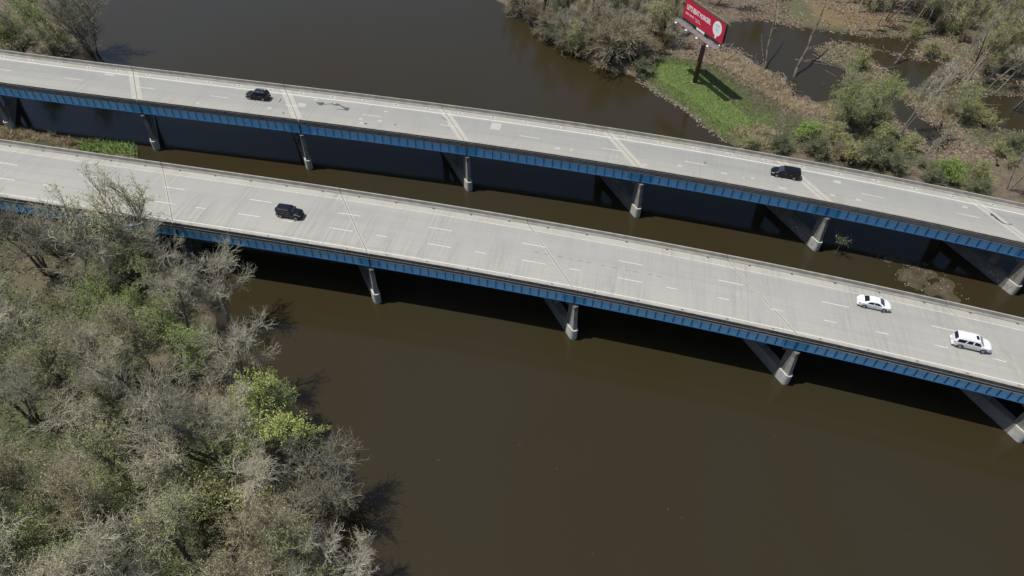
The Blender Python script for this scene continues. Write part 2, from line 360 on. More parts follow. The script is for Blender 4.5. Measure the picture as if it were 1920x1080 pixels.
# piers
def pier(b, root, P, k, wet=True, graffiti=False):
    B = BR[b]; of, ob = B['of'], B['ob']
    c0 = bp(b, k, of, z=0.)[..., :3]; c1 = bp(b, k, ob, z=0.)
    ax = c1-c0; Ln = np.linalg.norm(ax); ax /= Ln; sd = np.array([ax[1], -ax[0], 0])   # sd = to the right looking to the far side
    ztop = zd(b, c0[0])-2.62
    def W(a, s, z): return c0+ax*a+sd*s+np.array([0, 0, z])
    cf = math.cos(math.radians(36))
    nose = -1.0; th = .60; H = 2.1
    # footing wall with a rounded cutwater at both ends
    def plan(a0, a1, r0, r1, nm, m, par, z0, z1):
        out = []
        if r0: out += [(a0+th-math.sin(math.pi*i/8)*th, -math.cos(math.pi*i/8)*th) for i in range(9)][::-1]
        else: out += [(a0, th), (a0, -th)]
        if r1: out += [(a1-th+math.sin(math.pi*i/8)*th, -math.cos(math.pi*i/8)*th) for i in range(9)]
        else: out += [(a1, -th), (a1, th)]
        n = len(out); V = [W(a, s*1.05, z0) for a, s in out]+[W(a, s, z1) for a, s in out]
        F = [(i, (i+1) % n, n+(i+1) % n, n+i) for i in range(n)]+[tuple(range(n-1, -1, -1)), tuple(range(n, 2*n))]
        return mesh(nm, V, F, m, par)
    pr = P(plan(1.0, Ln-1.0, 0, 0, 'pier', MT['conc_shaded'], root, -1.5, H-.02))  # wall colour carries painted under-deck shade
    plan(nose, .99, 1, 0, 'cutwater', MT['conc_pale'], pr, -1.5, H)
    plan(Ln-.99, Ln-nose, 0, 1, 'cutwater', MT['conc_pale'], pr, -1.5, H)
    # columns: two battered end columns, one or two middle
    t2 = .31
    def col(a0b, a1b, a0t, a1t, mm='conc_col'):
        V = [W(a0b, -t2*1.15, H-.01), W(a1b, -t2*1.15, H-.01), W(a1b, t2*1.15, H-.01), W(a0b, t2*1.15, H-.01), W(a0t, -t2, ztop-.9), W(a1t, -t2, ztop-.9), W(a1t, t2, ztop-.9), W(a0t, t2, ztop-.9)]
        mesh('column', V, BOXF, MT[mm], pr)
    e0b, e0t = -.66, -.22
    col(e0b, .3, e0t, .3); col(.301, 1.5, .301, 1.5, 'conc_shaded'); col(Ln-.3, Ln+.72, Ln-.3, Ln+.34); col(Ln-1.5, Ln-.301, Ln-1.5, Ln-.301, 'conc_shaded')  # inner columns take the concrete darkened for deck shade
    nm = 1 if Ln < 15 else 2
    cols = [Ln*(i+1)/(nm+1) for i in range(nm)]
    for a in cols: col(a-.6, a+.6, a-.6, a+.6, 'conc_shaded')
    # cap beam with haunches between the columns
    edges = [1.5]+sum([[a-.6, a+.6] for a in cols], [])+[Ln-1.5]
    low = [(e0t, ztop-.9)]
    for i in range(0, len(edges), 2):
        a0, a1 = edges[i], edges[i+1]
        low += [(a0, ztop-.9), (a0, ztop-2.0)] if False else [(a0, ztop-.9)]
        for q in range(1, 8):
            u = q/8; low.append((a0+(a1-a0)*u, ztop-.9-1.1*(abs(2*u-1))**2.5*1))
        low += [(a1, ztop-.9)]
    low += [(Ln+.34, ztop-.9)]
    # keep the bottom outline simple: straight over columns, arched over openings
    pts = low+[(Ln+.30, ztop), (e0t+.04, ztop)]
    m = len(pts); V = [W(a, -t2-.02, z) for a, z in pts]+[W(a, t2+.02, z) for a, z in pts]
    nl = len(low); F = [(i, m+i, m+(i+1) % m, (i+1) % m) for i in range(m)]
    # side faces as quads between the lower outline and the top edge
    topz = ztop; V2 = [W(a, -t2-.02, topz) for a, z in low]+[W(a, t2+.02, topz) for a, z in low]
    V = [W(a, -t2-.02, z) for a, z in low]+[W(a, t2+.02, z) for a, z in low]+V2
    F = []
    for i in range(nl-1):
        F += [(i, nl+i, nl+i+1, i+1), (2*nl+i, 2*nl+i+1, 3*nl+i+1, 3*nl+i), (i, i+1, 2*nl+i+1, 2*nl+i), (nl+i, 3*nl+i, 3*nl+i+1, nl+i+1)]
    F += [(0, 2*nl, 3*nl, nl), (nl-1, 2*nl-1, 4*nl-1, 3*nl-1)]
    mesh('pier_cap', V, F, MT['conc_shaded'], pr)
    for o in (gU if b == 'U' else gL):
        a = (o-of)/cf*1.0*(Ln*cf/(ob-of))
        V = [W(a-.28, -.3, ztop), W(a+.28, -.3, ztop), W(a+.28, .3, ztop), W(a-.28, .3, ztop), W(a-.28, -.3, ztop+.13), W(a+.28, -.3, ztop+.13), W(a+.28, .3, ztop+.13), W(a-.28, .3, ztop+.13)]
        mesh('bearing', V, BOXF, MT['black'], pr)
    if graffiti:
        # faded pale scrawls on the side of the footing wall
        mb = MB(); r = random.Random(k*7+3)
        for q in range(7):
            a = 2.0+q*.62; pp = [W(a+r.uniform(-.2, .2)+.12*j, -.64, .45+r.uniform(0, 1.2)) for j in range(4)]
            for j in range(3):
                p, q2 = np.array(pp[j]), np.array(pp[j+1]); u = np.array([0, 0, .07]); mb.add([p-u, q2-u, q2+u, p+u], [(0, 1, 2, 3)])
        mb.build('graffiti', MT['paint_worn'], pr)
        mb = MB()
        for q in range(5):
            a = -.1+q*.33; pp = [W(a+r.uniform(-.15, .15), -.645, .4+r.uniform(0, 1.3)) for j in range(3)]
            for j in range(2):
                p, q2 = np.array(pp[j]), np.array(pp[j+1]); u = np.array([0, 0, .04]); mb.add([p-u, q2-u, q2+u, p+u], [(0, 1, 2, 3)])
        mb.build('graffiti', MT['tar'], pr)
    return pr
for k in range(-3, 7): pier('U', bU, PU_, k, graffiti=k in (4, 5)); pier('L', bL, PL_, k)
# ------------------------------------------------------------------ terrain and water
def vnoise(x, y, scale, seed):
    r = np.random.default_rng(seed); G = r.random((257, 257)); u = np.asarray(x)/scale+1000; v = np.asarray(y)/scale+1000
    i = np.floor(u).astype(int); j = np.floor(v).astype(int); fu = u-i; fv = v-j; fu = fu*fu*(3-2*fu); fv = fv*fv*(3-2*fv)
    i %= 256; j %= 256; i2 = (i+1) % 256; j2 = (j+1) % 256
    return (G[i, j]*(1-fu)*(1-fv)+G[i2, j]*fu*(1-fv)+G[i, j2]*(1-fu)*fv+G[i2, j2]*fu*fv)*2-1
def fbm(x, y, scale, seed, octv=4):
    s = 0; a = 1
    for o in range(octv): s = s+a*vnoise(x, y, scale/2**o, seed+o); a *= .5
    return s
def poly(pts, z=.25): return np.array([at(px, py, z)[:2] for px, py in pts])
def sdist(P, x, y):
    """positive inside"""
    x = np.asarray(x, float); y = np.asarray(y, float); d2 = np.full(x.shape, 1e18); ins = np.zeros(x.shape, bool); n = len(P)
    for i in range(n):
        ax, ay = P[i]; bx, by = P[(i+1) % n]; ex, ey = bx-ax, by-ay; L2 = ex*ex+ey*ey+1e-12
        t = np.clip(((x-ax)*ex+(y-ay)*ey)/L2, 0, 1); d2 = np.minimum(d2, (x-ax-t*ex)**2+(y-ay-t*ey)**2)
        c = ((ay > y) != (by > y)) & (x < (bx-ax)*(y-ay)/(by-ay+1e-12)+ax); ins ^= c
    return np.where(ins, 1, -1)*np.sqrt(d2)
def wpoly(near, far): return np.vstack([near, np.array(far, float)])
# land outlines: the shore as seen, then far outside the picture
LAND_R = wpoly(poly([(905, -30), (935, 0), (962, 20), (1008, 34), (1030, 58), (1060, 86), (1100, 112), (1140, 130), (1180, 138), (1200, 152), (1230, 172), (1265, 190), (1290, 208), (1320, 232), (1365, 266), (1430, 300), (1530, 330), (1680, 365), (1800, 392), (1960, 430)]),
               [(200, 95), (420, 60), (3000, -400), (3000, 3000), (60, 3000), (-20, 420), (-15, 260)])
LAND_UL = wpoly(poly([(-120, 112), (0, 118), (60, 112), (130, 104), (160, 98), (140, 60), (122, 0), (105, -60)]), [(-130, 330), (-300, 900), (-3000, 2000), (-3000, 150), (-260, 140)])
LAND_LL = wpoly(poly([(0, 232), (70, 246), (160, 262), (252, 268), (256, 290), (262, 330), (320, 372), (375, 430), (385, 500), (392, 560), (410, 640), (440, 700), (490, 752), (530, 792), (548, 870), (600, 930), (625, 1000), (610, 1090), (575, 1250)]),
               [(-20, -40), (20, -400), (-600, -2500), (-3000, -400), (-3000, 120), (-300, 125), (-160, 128)])
PONDS = [poly(p, .1) for p in (
    [(1362, 44), (1400, 36), (1450, 38), (1500, 50), (1560, 56), (1610, 62), (1690, 68), (1725, 80), (1712, 112), (1660, 96), (1600, 84), (1556, 80), (1535, 92), (1542, 110), (1572, 120), (1592, 134), (1594, 152), (1578, 188), (1530, 192), (1484, 180), (1474, 158), (1462, 140), (1430, 128), (1408, 116), (1385, 98), (1352, 90), (1340, 66)],
    [(1600, 84), (1640, 90), (1712, 108), (1760, 112), (1815, 138), (1806, 158), (1760, 172), (1705, 166), (1662, 150), (1652, 128), (1610, 108)],
    [(1798, 178), (1850, 172), (1935, 178), (1990, 210), (1960, 252), (1900, 250), (1858, 240), (1820, 226), (1800, 206)],
    [(1664, 172), (1700, 186), (1735, 218), (1772, 246), (1788, 274), (1760, 286), (1722, 262), (1690, 240), (1668, 214), (1650, 190)],
    [(1186, 78), (1230, 60), (1272, 64), (1300, 84), (1262, 96), (1210, 104), (1190, 96)],
    [(1876, 142), (1908, 146), (1930, 160), (1890, 162), (1872, 154)])]
LAWN = poly([(1200, 120), (1240, 108), (1300, 118), (1332, 130), (1380, 160), (1425, 192), (1470, 215), (1520, 240), (1500, 285), (1400, 290), (1330, 240), (1240, 176)])
LAWN_IN = poly([(1198, 120), (1240, 112), (1300, 122), (1350, 158), (1395, 200), (1440, 238), (1400, 262), (1350, 252), (1310, 226), (1262, 186), (1215, 158)])
ISLAND = poly([(150, 262), (205, 262), (252, 268), (258, 292), (200, 290), (150, 282)])
SANDBAR = poly([(1655, 484), (1705, 488), (1756, 508), (1794, 536), (1806, 562), (1790, 574), (1740, 556), (1690, 528)], 0)
ALGAE = poly([(1500, 0), (1690, 0), (1700, 60), (1640, 64), (1520, 50)])
def sand_h(x, y): return np.minimum(sdist(SANDBAR, x, y)*.05, .05)-.018+.055*fbm(x, y, 1.6, 50)
def height(x, y):
    n1 = fbm(x, y, 9, 11); n2 = fbm(x, y, 2.2, 21)
    sr = sdist(LAND_R, x, y); su = sdist(LAND_UL, x, y); s3 = sdist(LAND_LL, x, y)
    sd = np.maximum(np.maximum(sr, su), s3)+.35*n1+.25*n2
    h = np.where(sd > 0, .75*(1-np.exp(-np.maximum(sd, 0)/2.5))+.02*np.clip(sd, 0, 25), np.maximum(sd*.35, -2.5))
    pd = np.full(np.shape(x), -1e9)
    for p in PONDS: pd = np.maximum(pd, sdist(p, x, y))
    pd = pd+.5*n1+.35*n2
    lawn = np.clip(sdist(LAWN, x, y)/3, 0, 1)
    low = np.clip(.10*(-pd)+.06, -.35, 1e9)                      # flat swampy ground round the ponds
    h = np.where((sr > 1.5) | (pd > -3), np.minimum(h, np.maximum(low, -.35)), h)
    h = np.maximum(h, sand_h(x, y)) if np.size(x) > 3 else h
    isl = sdist(ISLAND, x, y)
    h = h+.28*lawn*(sd > 0)
    wet = np.clip((x+150)/6, 0, 1)*np.clip((-75-x)/6, 0, 1)*np.clip((y-92)/3, 0, 1)*(s3 > -2)          # the wet strip between the bridges
    h = np.where((wet > .5) & (h > 0), np.minimum(h, .05+.1*n2+.3*np.clip(isl, 0, 1)), h)
    return h+.05*n2*(h > .1)+.03*fbm(x, y, .8, 33)*(h > -.2)
xa = np.unique(np.concatenate([np.arange(-150, 160.1, .75), -150-np.geomspace(1.5, 2850, 40), 160+np.geomspace(1.5, 2840, 40)]))
ya = np.unique(np.concatenate([np.arange(18, 235.1, .75), 18-np.geomspace(1.5, 2500, 36), 235+np.geomspace(1.5, 2700, 40)]))
GX, GY = np.meshgrid(xa, ya); GH = height(GX, GY)
def gh(x, y):
    i = int(np.clip(np.searchsorted(xa, x)-1, 0, len(xa)-2)); j = int(np.clip(np.searchsorted(ya, y)-1, 0, len(ya)-2))
    u = (x-xa[i])/(xa[i+1]-xa[i]); v = (y-ya[j])/(ya[j+1]-ya[j])
    return float(GH[j, i]*(1-u)*(1-v)+GH[j, i+1]*u*(1-v)+GH[j+1, i]*(1-u)*v+GH[j+1, i+1]*u*v)
def ghv(x, y):
    i = np.clip(np.searchsorted(xa, x)-1, 0, len(xa)-2); j = np.clip(np.searchsorted(ya, y)-1, 0, len(ya)-2)
    u = (x-xa[i])/(xa[i+1]-xa[i]); v = (y-ya[j])/(ya[j+1]-ya[j])
    return GH[j, i]*(1-u)*(1-v)+GH[j, i+1]*u*(1-v)+GH[j+1, i]*(1-u)*v+GH[j+1, i+1]*u*v
ny_, nx_ = GH.shape; I = np.arange(ny_*nx_).reshape(ny_, nx_)
Q = np.stack([I[:-1, :-1], I[:-1, 1:], I[1:, 1:], I[1:, :-1]], -1).reshape(-1, 4)
gme = indexed('ground', np.stack([GX, GY, GH], -1).reshape(-1, 3), Q)
x_, y_ = GX.ravel(), GY.ravel(); h_ = GH.ravel()
lawn = np.clip(sdist(LAWN_IN, x_, y_)/3.5+.35+.7*fbm(x_, y_, 3, 61), 0, 1)
dull = np.clip(sdist(LAWN, x_, y_)/4+.4+.6*fbm(x_, y_, 4, 71), 0, 1)
ll = sdist(LAND_LL, x_, y_); under = np.clip(ll/4, 0, 1)*np.clip(.95+.9*fbm(x_, y_, 11, 81), 0, 1)
isl = np.clip(sdist(ISLAND, x_, y_)/1.5+.5, 0, 1)
rs = np.clip((x_-66)/8, 0, 1)*np.clip((215-y_)/10, 0, 1)*np.clip(.75+fbm(x_, y_, 8, 88), 0, 1)*(sdist(LAND_R, x_, y_) > 0)
alg = np.clip(sdist(ALGAE, x_, y_)/3+.3*fbm(x_, y_, 3, 90), 0, 1)
cR = np.maximum(lawn, isl); cG = np.clip(np.maximum(np.maximum(dull*.8, under), rs*.8), 0, 1)*(1-alg); cB = np.maximum(np.clip((.14-h_)/.12, 0, 1), (.62+.3*fbm(x_, y_, 1.5, 97))*(sdist(SANDBAR, x_, y_) > -3))
ca = gme.color_attributes.new('cover', 'FLOAT_COLOR', 'POINT'); ca.data.foreach_set('color', np.stack([cR, cG, cB, alg], -1).astype(np.float32).ravel())
def ground_material():
    m = bpy.data.materials.new('ground_soil'); m.use_nodes = True; n = m.node_tree.nodes; l = m.node_tree.links; b = n['Principled BSDF']; b.inputs['Roughness'].default_value = .95
    a = n.new('ShaderNodeAttribute'); a.attribute_name = 'cover'; sp = n.new('ShaderNodeSeparateColor'); l.new(a.outputs['Color'], sp.inputs[0]); tc = n.new('ShaderNodeTexCoord')
    def noi(s, d=5, r=.6):
        t = n.new('ShaderNodeTexNoise'); t.inputs['Scale'].default_value = s; t.inputs['Detail'].default_value = d; t.inputs['Roughness'].default_value = r; l.new(tc.outputs['Object'], t.inputs['Vector']); return t.outputs['Fac']
    def mr(f, a_, c_, hi=1.):
        r = n.new('ShaderNodeMapRange'); r.inputs[1].default_value = a_; r.inputs[2].default_value = c_; r.inputs[4].default_value = hi; l.new(f, r.inputs[0]); return r.outputs[0]
    def mix(f, A, C):
        x = n.new('ShaderNodeMix'); x.data_type = 'RGBA'; l.new(f, x.inputs[0])
        for i, v in ((6, A), (7, C)):
            if isinstance(v, tuple): x.inputs[i].default_value = (*v, 1)
            else: l.new(v, x.inputs[i])
        return x.outputs[2]
    c = mix(mr(noi(.9, 8, .75), .4, .62), (.062, .048, .033), (.135, .102, .068))
    c = mix(mr(noi(6, 4, .8), .5, .68), c, (.21, .165, .115))
    c = mix(mr(a.outputs['Alpha'], .2, .9, .8), c, (.15, .105, .045))
    g = mix(mr(noi(2.5, 6, .8), .4, .65), (.048, .062, .024), (.10, .105, .043)); c = mix(sp.outputs[1], c, g)
    g2 = mix(mr(noi(1.6, 6, .8), .4, .65), (.08, .125, .028), (.135, .155, .052)); c = mix(sp.outputs[0], c, g2)
    c = mix(sp.outputs[2], c, (.044, .034, .016))
    l.new(c, b.inputs['Base Color'])
    bn = n.new('ShaderNodeBump'); bn.inputs['Strength'].default_value = .8; bn.inputs['Distance'].default_value = .12; l.new(noi(4, 8, .8), bn.inputs['Height']); l.new(bn.outputs[0], b.inputs['Normal'])
    return m
gme.materials.append(ground_material()); gobj = new_obj('ground', gme); tag(gobj, 'brown leaf-littered floodplain and muddy river bank', kind='structure')

def water_material():
    m = bpy.data.materials.new('muddy_water'); m.use_nodes = True; n = m.node_tree.nodes; l = m.node_tree.links; b = n['Principled BSDF']
    b.inputs['Roughness'].default_value = .10; b.inputs['IOR'].default_value = 1.333
    tc = n.new('ShaderNodeTexCoord')
    def noi(s, d=4, r=.55, sc=(1, 1, 1)):
        mp = n.new('ShaderNodeMapping'); mp.inputs['Scale'].default_value = sc; mp.inputs['Rotation'].default_value = (0, 0, .9); l.new(tc.outputs['Object'], mp.inputs[0])
        t = n.new('ShaderNodeTexNoise'); t.inputs['Scale'].default_value = s; t.inputs['Detail'].default_value = d; t.inputs['Roughness'].default_value = r; l.new(mp.outputs[0], t.inputs['Vector']); return t.outputs['Fac']
    x = n.new('ShaderNodeMix'); x.data_type = 'RGBA'; x.inputs[6].default_value = (.0285, .0215, .0098, 1); x.inputs[7].default_value = (.0275, .0235, .0130, 1)
    r = n.new('ShaderNodeMapRange'); r.inputs[1].default_value = .4; r.inputs[2].default_value = .6; l.new(noi(.022, 3, .5, (1, .45, 1)), r.inputs[0]); l.new(r.outputs[0], x.inputs[0]); l.new(x.outputs[2], b.inputs['Base Color'])
    bn = n.new('ShaderNodeBump'); bn.inputs['Strength'].default_value = .16; bn.inputs['Distance'].default_value = .05; l.new(noi(1.6, 5, .6), bn.inputs['Height'])
    l.new(bn.outputs[0], b.inputs['Normal']); return m
S_ = 3000
wobj = mesh('river_water', [(-S_, -S_, 0), (S_, -S_, 0), (S_, S_, 0), (-S_, S_, 0)], [(0, 1, 2, 3)], water_material()); tag(wobj, 'wide calm muddy brown river', kind='structure')
# foam flecks
fl = []
for _ in range(30):
    x, y = rng.uniform(-60, 90), rng.uniform(25, 100)
    if rng.random() < .6: x, y = 20+rng.normal(0, 14), 45+rng.normal(0, 9)
    if gh(x, y) > -.3: continue
    a = rng.uniform(0, 6.28); r = rng.uniform(.015, .04); fl.append([(x+r*math.cos(a+i*1.57), y+r*math.sin(a+i*1.57), .012) for i in range(4)])
MT['foam'] = mat('foam', (.45, .44, .40), .8)
tag(fastmesh('foam_fleck', fl, 4, MT['foam']), 'tiny pale foam flecks drifting on the brown river', 'foam', kind='stuff')

# ------------------------------------------------------------------ ground cover (stuff)
MT['litter'] = mat('dead_leaves', (.175, .13, .088), .95, island=.55, var=(.235, .185, .135), vscale=.6)
MT['grass'] = mat('spring_grass', (.125, .225, .038), .8, island=.6, var=(.21, .245, .08), vscale=1.2)
MT['dullgrass'] = mat('dull_grass', (.105, .125, .045), .85, island=.4, var=(.17, .16, .08), vscale=.4)
MT['reed'] = mat('dry_reeds', (.36, .29, .18), .9, island=.35)
MT['under'] = mat('undergrowth_leaves', (.062, .085, .024), .7, island=.6, var=(.09, .08, .04), vscale=.25)
MT['stone'] = mat('shore_stone', (.175, .155, .12), .9, island=.4)
r_ = lambda x: np.random.default_rng(len(x)).random(len(x))
def scatter(n, bx, test, seed):
    r = np.random.default_rng(seed); x = r.uniform(bx[0], bx[1], n); y = r.uniform(bx[2], bx[3], n); k = test(x, y); x, y = x[k], y[k]; return x, y, ghv(x, y), r
def flakes(x, y, z, r, s0, s1, tilt=.5):
    n = len(x); a = r.uniform(0, 2*np.pi, n); s = r.uniform(s0, s1, n); t = r.normal(0, tilt, n); t2 = r.normal(0, tilt, n)
    u = np.stack([np.cos(a), np.sin(a), t], -1)*s[:, None]; v = np.stack([-np.sin(a), np.cos(a), t2], -1)*(s*r.uniform(.4, .9, n))[:, None]; c = np.stack([x, y, z], -1)
    return np.stack([c-u-v, c+u-v, c+u+v, c-u+v], 1)
def blades(x, y, z, r, h0, h1, w_, lean=.4):
    n = len(x); a = r.uniform(0, 2*np.pi, n); h = r.uniform(h0, h1, n); wd = r.uniform(w_*.6, w_*1.3, n); la = r.normal(0, lean, n)*h; lb = r.normal(0, lean, n)*h
    c = np.stack([x, y, z-.03], -1); u = np.stack([np.cos(a), np.sin(a), 0*a], -1)*wd[:, None]; t = c+np.stack([la, lb, h], -1)
    return np.stack([c-u, c+u, t], 1)
onR = lambda x, y: (sdist(LAND_R, x, y) > .3)
x, y, z, r = scatter(150000, (25, 160, 118, 232), lambda x, y: onR(x, y) & (sdist(LAWN, x, y) < .5*fbm(x, y, 2, 102)) & (sdist(LAWN_IN, x, y) < 0) & (fbm(x, y, 7, 101) > -.5), 1)
k = z > -.11+.07*r.random(len(z)); q = flakes(x[k], y[k], np.maximum(z[k], -.028)+.04, r, .07, .2, .6); rl = np.random.default_rng(5)
x2, y2, z2, r2 = scatter(30000, (-150, 0, 20, 190), lambda x, y: ((sdist(LAND_LL, x, y) > .5) | (sdist(LAND_UL, x, y) > .5)), 2)
tag(fastmesh('leaf_litter', np.concatenate([q, flakes(x2, y2, z2+.04, r2, .08, .22, .6)]), 4, MT['litter']), 'brown dead leaves and sticks littering the swampy ground', 'leaf litter', kind='stuff')
x, y, z, r = scatter(90000, (28, 72, 118, 160), lambda x, y: (sdist(LAWN_IN, x, y)+1.6+3.2*fbm(x, y, 3, 61) > r_(x)*6) & onR(x, y), 3); k = z > .03
tag(fastmesh('lawn_grass', blades(x[k], y[k], z[k], r, .12, .42, .05, .6), 3, MT['grass']), 'bright green grass on the bank round the billboard pole', 'grass', kind='stuff')
x, y, z, r = scatter(150000, (28, 125, 112, 165), lambda x, y: ((sdist(LAWN, x, y) > -2+2*fbm(x, y, 4, 71)) | ((x > 55) & (y < 150) & (fbm(x, y, 8, 88) > -.2))) & (sdist(LAWN_IN, x, y) < 3) & onR(x, y), 4); k = z > .05
tag(fastmesh('meadow_grass', blades(x[k], y[k], z[k], r, .15, .55, .05, .7), 3, MT['dullgrass']), 'dull olive grass between the lawn and the swamp', 'grass', kind='stuff')
REED = [poly(p) for p in ([(1330, 100), (1375, 108), (1440, 138), (1470, 158), (1478, 186), (1520, 200), (1600, 205), (1560, 225), (1500, 215), (1440, 190), (1400, 160), (1340, 125)], [(1370, 250), (1420, 242), (1460, 262), (1440, 282), (1385, 278)],
                          [(0, 234), (60, 246), (58, 262), (0, 258)], [(1600, 110), (1660, 130), (1720, 170), (1790, 200), (1780, 230), (1700, 190), (1620, 150)], [(62, 246), (128, 254), (126, 280), (60, 268)])]
V = []
for i, P_ in enumerate(REED):
    bx = (P_[:, 0].min()-1, P_[:, 0].max()+1, P_[:, 1].min()-1, P_[:, 1].max()+1); area = (bx[1]-bx[0])*(bx[3]-bx[2])
    x, y, z, r = scatter(int(area*55*(.5 if i == 3 else 1)), bx, lambda x, y: (sdist(P_, x, y) > -.4) & (fbm(x, y, 1.5 if i < 4 else 1.1, 121+i) > (-.3 if i < 4 else .25)), 20+i); k = z > -.05
    V.append(blades(x[k], y[k], z[k], r, .3, .95 if i < 4 else .8, .045, .75))
tag(fastmesh('dry_reed', np.concatenate(V), 3, MT['reed']), 'matted tan dead reeds along the swamp edge', 'reeds', kind='stuff')
x, y, z, r = scatter(26000, (-125, -70, 90, 118), lambda x, y: ((sdist(ISLAND, x, y) > -.2+.3*fbm(x, y, 1.5, 131)) | ((x < -108) & (sdist(LAND_LL, x, y) > .3) & (fbm(x, y, 2, 133) > -.1))), 6)
tag(fastmesh('bank_grass', blades(x, y, np.maximum(z, 0), r, .3, .95, .09, .6), 3, MT['grass']), 'lush green weeds on the wet strip between the two bridges', 'grass', kind='stuff')
x, y, z, r = scatter(200000, (-140, 0, 20, 96), lambda x, y: (sdist(LAND_LL, x, y) > .8) & (fbm(x, y, 6, 141) > -.2), 7); n = len(x)
tag(fastmesh('undergrowth', flakes(x, y, z+r.uniform(.1, 1.9, n)*np.clip(fbm(x, y, 6, 141)+.4, .1, 1.2)*1.6, r, .04, .10, 1.0), 4, MT['under']), 'low green undergrowth on the floor of the riverside wood', 'undergrowth', kind='stuff')
# stones along the lawn shore
st = MB(); SH = poly([(1200, 152), (1230, 174), (1265, 192), (1290, 210), (1320, 234), (1362, 266)], .1); rs_ = random.Random(3)
for _ in range(300):
    i = rs_.randrange(len(SH)-1); u = rs_.random(); p = SH[i]*(1-u)+SH[i+1]*u; x = p[0]+rs_.gauss(0, .45); y = p[1]+rs_.gauss(0, .45); s = rs_.uniform(.08, .27); z = gh(x, y)
    V = []
    for zz, rr in ((-.3, .8), (.25, 1), (.7, .5)):
        for q in range(5): a = q*1.257+rs_.uniform(-.3, .3); V.append((x+s*rr*math.cos(a)*rs_.uniform(.7, 1.2), y+s*rr*math.sin(a)*rs_.uniform(.7, 1.2), max(z, -.05)+s*zz))
    st.add(V, [(j, (j+1) % 5, 5+(j+1) % 5, 5+j) for j in range(5)]+[(5+j, 5+(j+1) % 5, 10+(j+1) % 5, 10+j) for j in range(5)]+[(10, 11, 12, 13, 14)])
tag(st.build('shore_stone', MT['stone']), 'small grey stones lining the green bank at the water', 'stones', kind='stuff')
x, y, z, r = scatter(6000, (60, 100, 65, 95), lambda x, y: (sdist(SANDBAR, x, y) > -1) & (fbm(x, y, 1.3, 151) > .15), 8)
tag(fastmesh('pebble', flakes(x, y, np.maximum(z, 0)+.02, r, .04, .13, .3), 4, MT['stone']), 'pale pebbles and scraps on the shallow sandbar', 'pebbles', kind='stuff')
# fallen sticks
x, y, z, r = scatter(5200, (25, 160, 118, 232), lambda x, y: onR(x, y) & (sdist(LAWN, x, y) < 0), 9); k = z > -.15; x, y, z = x[k], y[k], z[k]; n = len(x)
an = r.uniform(0, 3.14, n); L = r.uniform(.4, 2.6, n); wd = r.uniform(.02, .055, n); zz = np.maximum(z, 0)+.06
u = np.stack([np.cos(an), np.sin(an), r.normal(0, .06, n)], -1)*(L/2)[:, None]; v = np.stack([-np.sin(an), np.cos(an), 0*an], -1)*wd[:, None]; c_ = np.stack([x, y, zz], -1); up_ = np.array([0, 0, .05])
MT['stick'] = mat('bleached_sticks', (.26, .235, .20), .9, island=.6)
tag(fastmesh('fallen_stick', np.concatenate([np.stack([c_-u-v, c_+u-v, c_+u+up_, c_-u+up_], 1), np.stack([c_-u+up_, c_+u+up_, c_+u+v, c_-u+v], 1)]), 4, MT['stick']), 'bleached fallen sticks strewn over the swampy ground', 'sticks', kind='stuff')
#==TREES==
# ------------------------------------------------------------------ trees
MT['bark'] = mat('grey_bark', (.26, .235, .185), .9, var=(.13, .115, .088), vscale=3, bump=.5)
MT['bark_dk'] = mat('dark_bark', (.10, .083, .064), .9, var=(.055, .046, .036), vscale=3, bump=.5)
MT['twig_pale'] = mat('pale_twigs', (.42, .39, .29), .85, island=.35)
MT['twig_mid'] = mat('tan_grey_twigs', (.38, .355, .26), .85, island=.4)
MT['twig_grey'] = mat('grey_twigs', (.255, .24, .17), .85, island=.35)
MT['twig_brown'] = mat('brown_twigs', (.27, .235, .15), .85, island=.35)
MT['bud_tan'] = mat('tan_buds', (.32, .29, .16), .8, island=.4)
MT['bud_olive'] = mat('olive_buds', (.27, .29, .105), .8, island=.4)
MT['leaf_pale'] = mat('pale_catkin_leaves', (.50, .49, .27), .7, island=.3)
MT['leaf_green'] = mat('young_green_leaves', (.20, .26, .07), .7, island=.4)
MT['leaf_yellow'] = mat('yellow_green_leaves', (.38, .43, .11), .7, island=.35)
MT['leaf_bright'] = mat('bright_green_leaves', (.20, .31, .055), .7, island=.35)
MT['leaf_dark'] = mat('dull_green_leaves', (.085, .11, .04), .8, island=.4)

def tubes(segs, n):
    """segs (m,8): p0,r0,p1,r1 -> verts, quads"""
    S = np.asarray(segs, float); m = len(S); d = S[:, 4:7]-S[:, 0:3]; d /= np.linalg.norm(d, axis=1, keepdims=True)+1e-9
    ref = np.where(np.abs(d[:, 2:3]) < .9, [[0, 0, 1.]], [[1., 0, 0]]); a = np.cross(d, ref); a /= np.linalg.norm(a, axis=1, keepdims=True)+1e-9; b = np.cross(d, a)
    t = 2*np.pi*np.arange(n)/n; c = np.cos(t)[None, :, None]*a[:, None]+np.sin(t)[None, :, None]*b[:, None]
    V = np.concatenate([S[:, None, 0:3]+c*S[:, 3][:, None, None], S[:, None, 4:7]+c*S[:, 7][:, None, None]], 1).reshape(-1, 3)
    i = np.arange(n); q = np.stack([i, (i+1) % n, n+(i+1) % n, n+i], -1); Q = (q[None]+2*n*np.arange(m)[:, None, None]).reshape(-1, 4)
    return V, Q
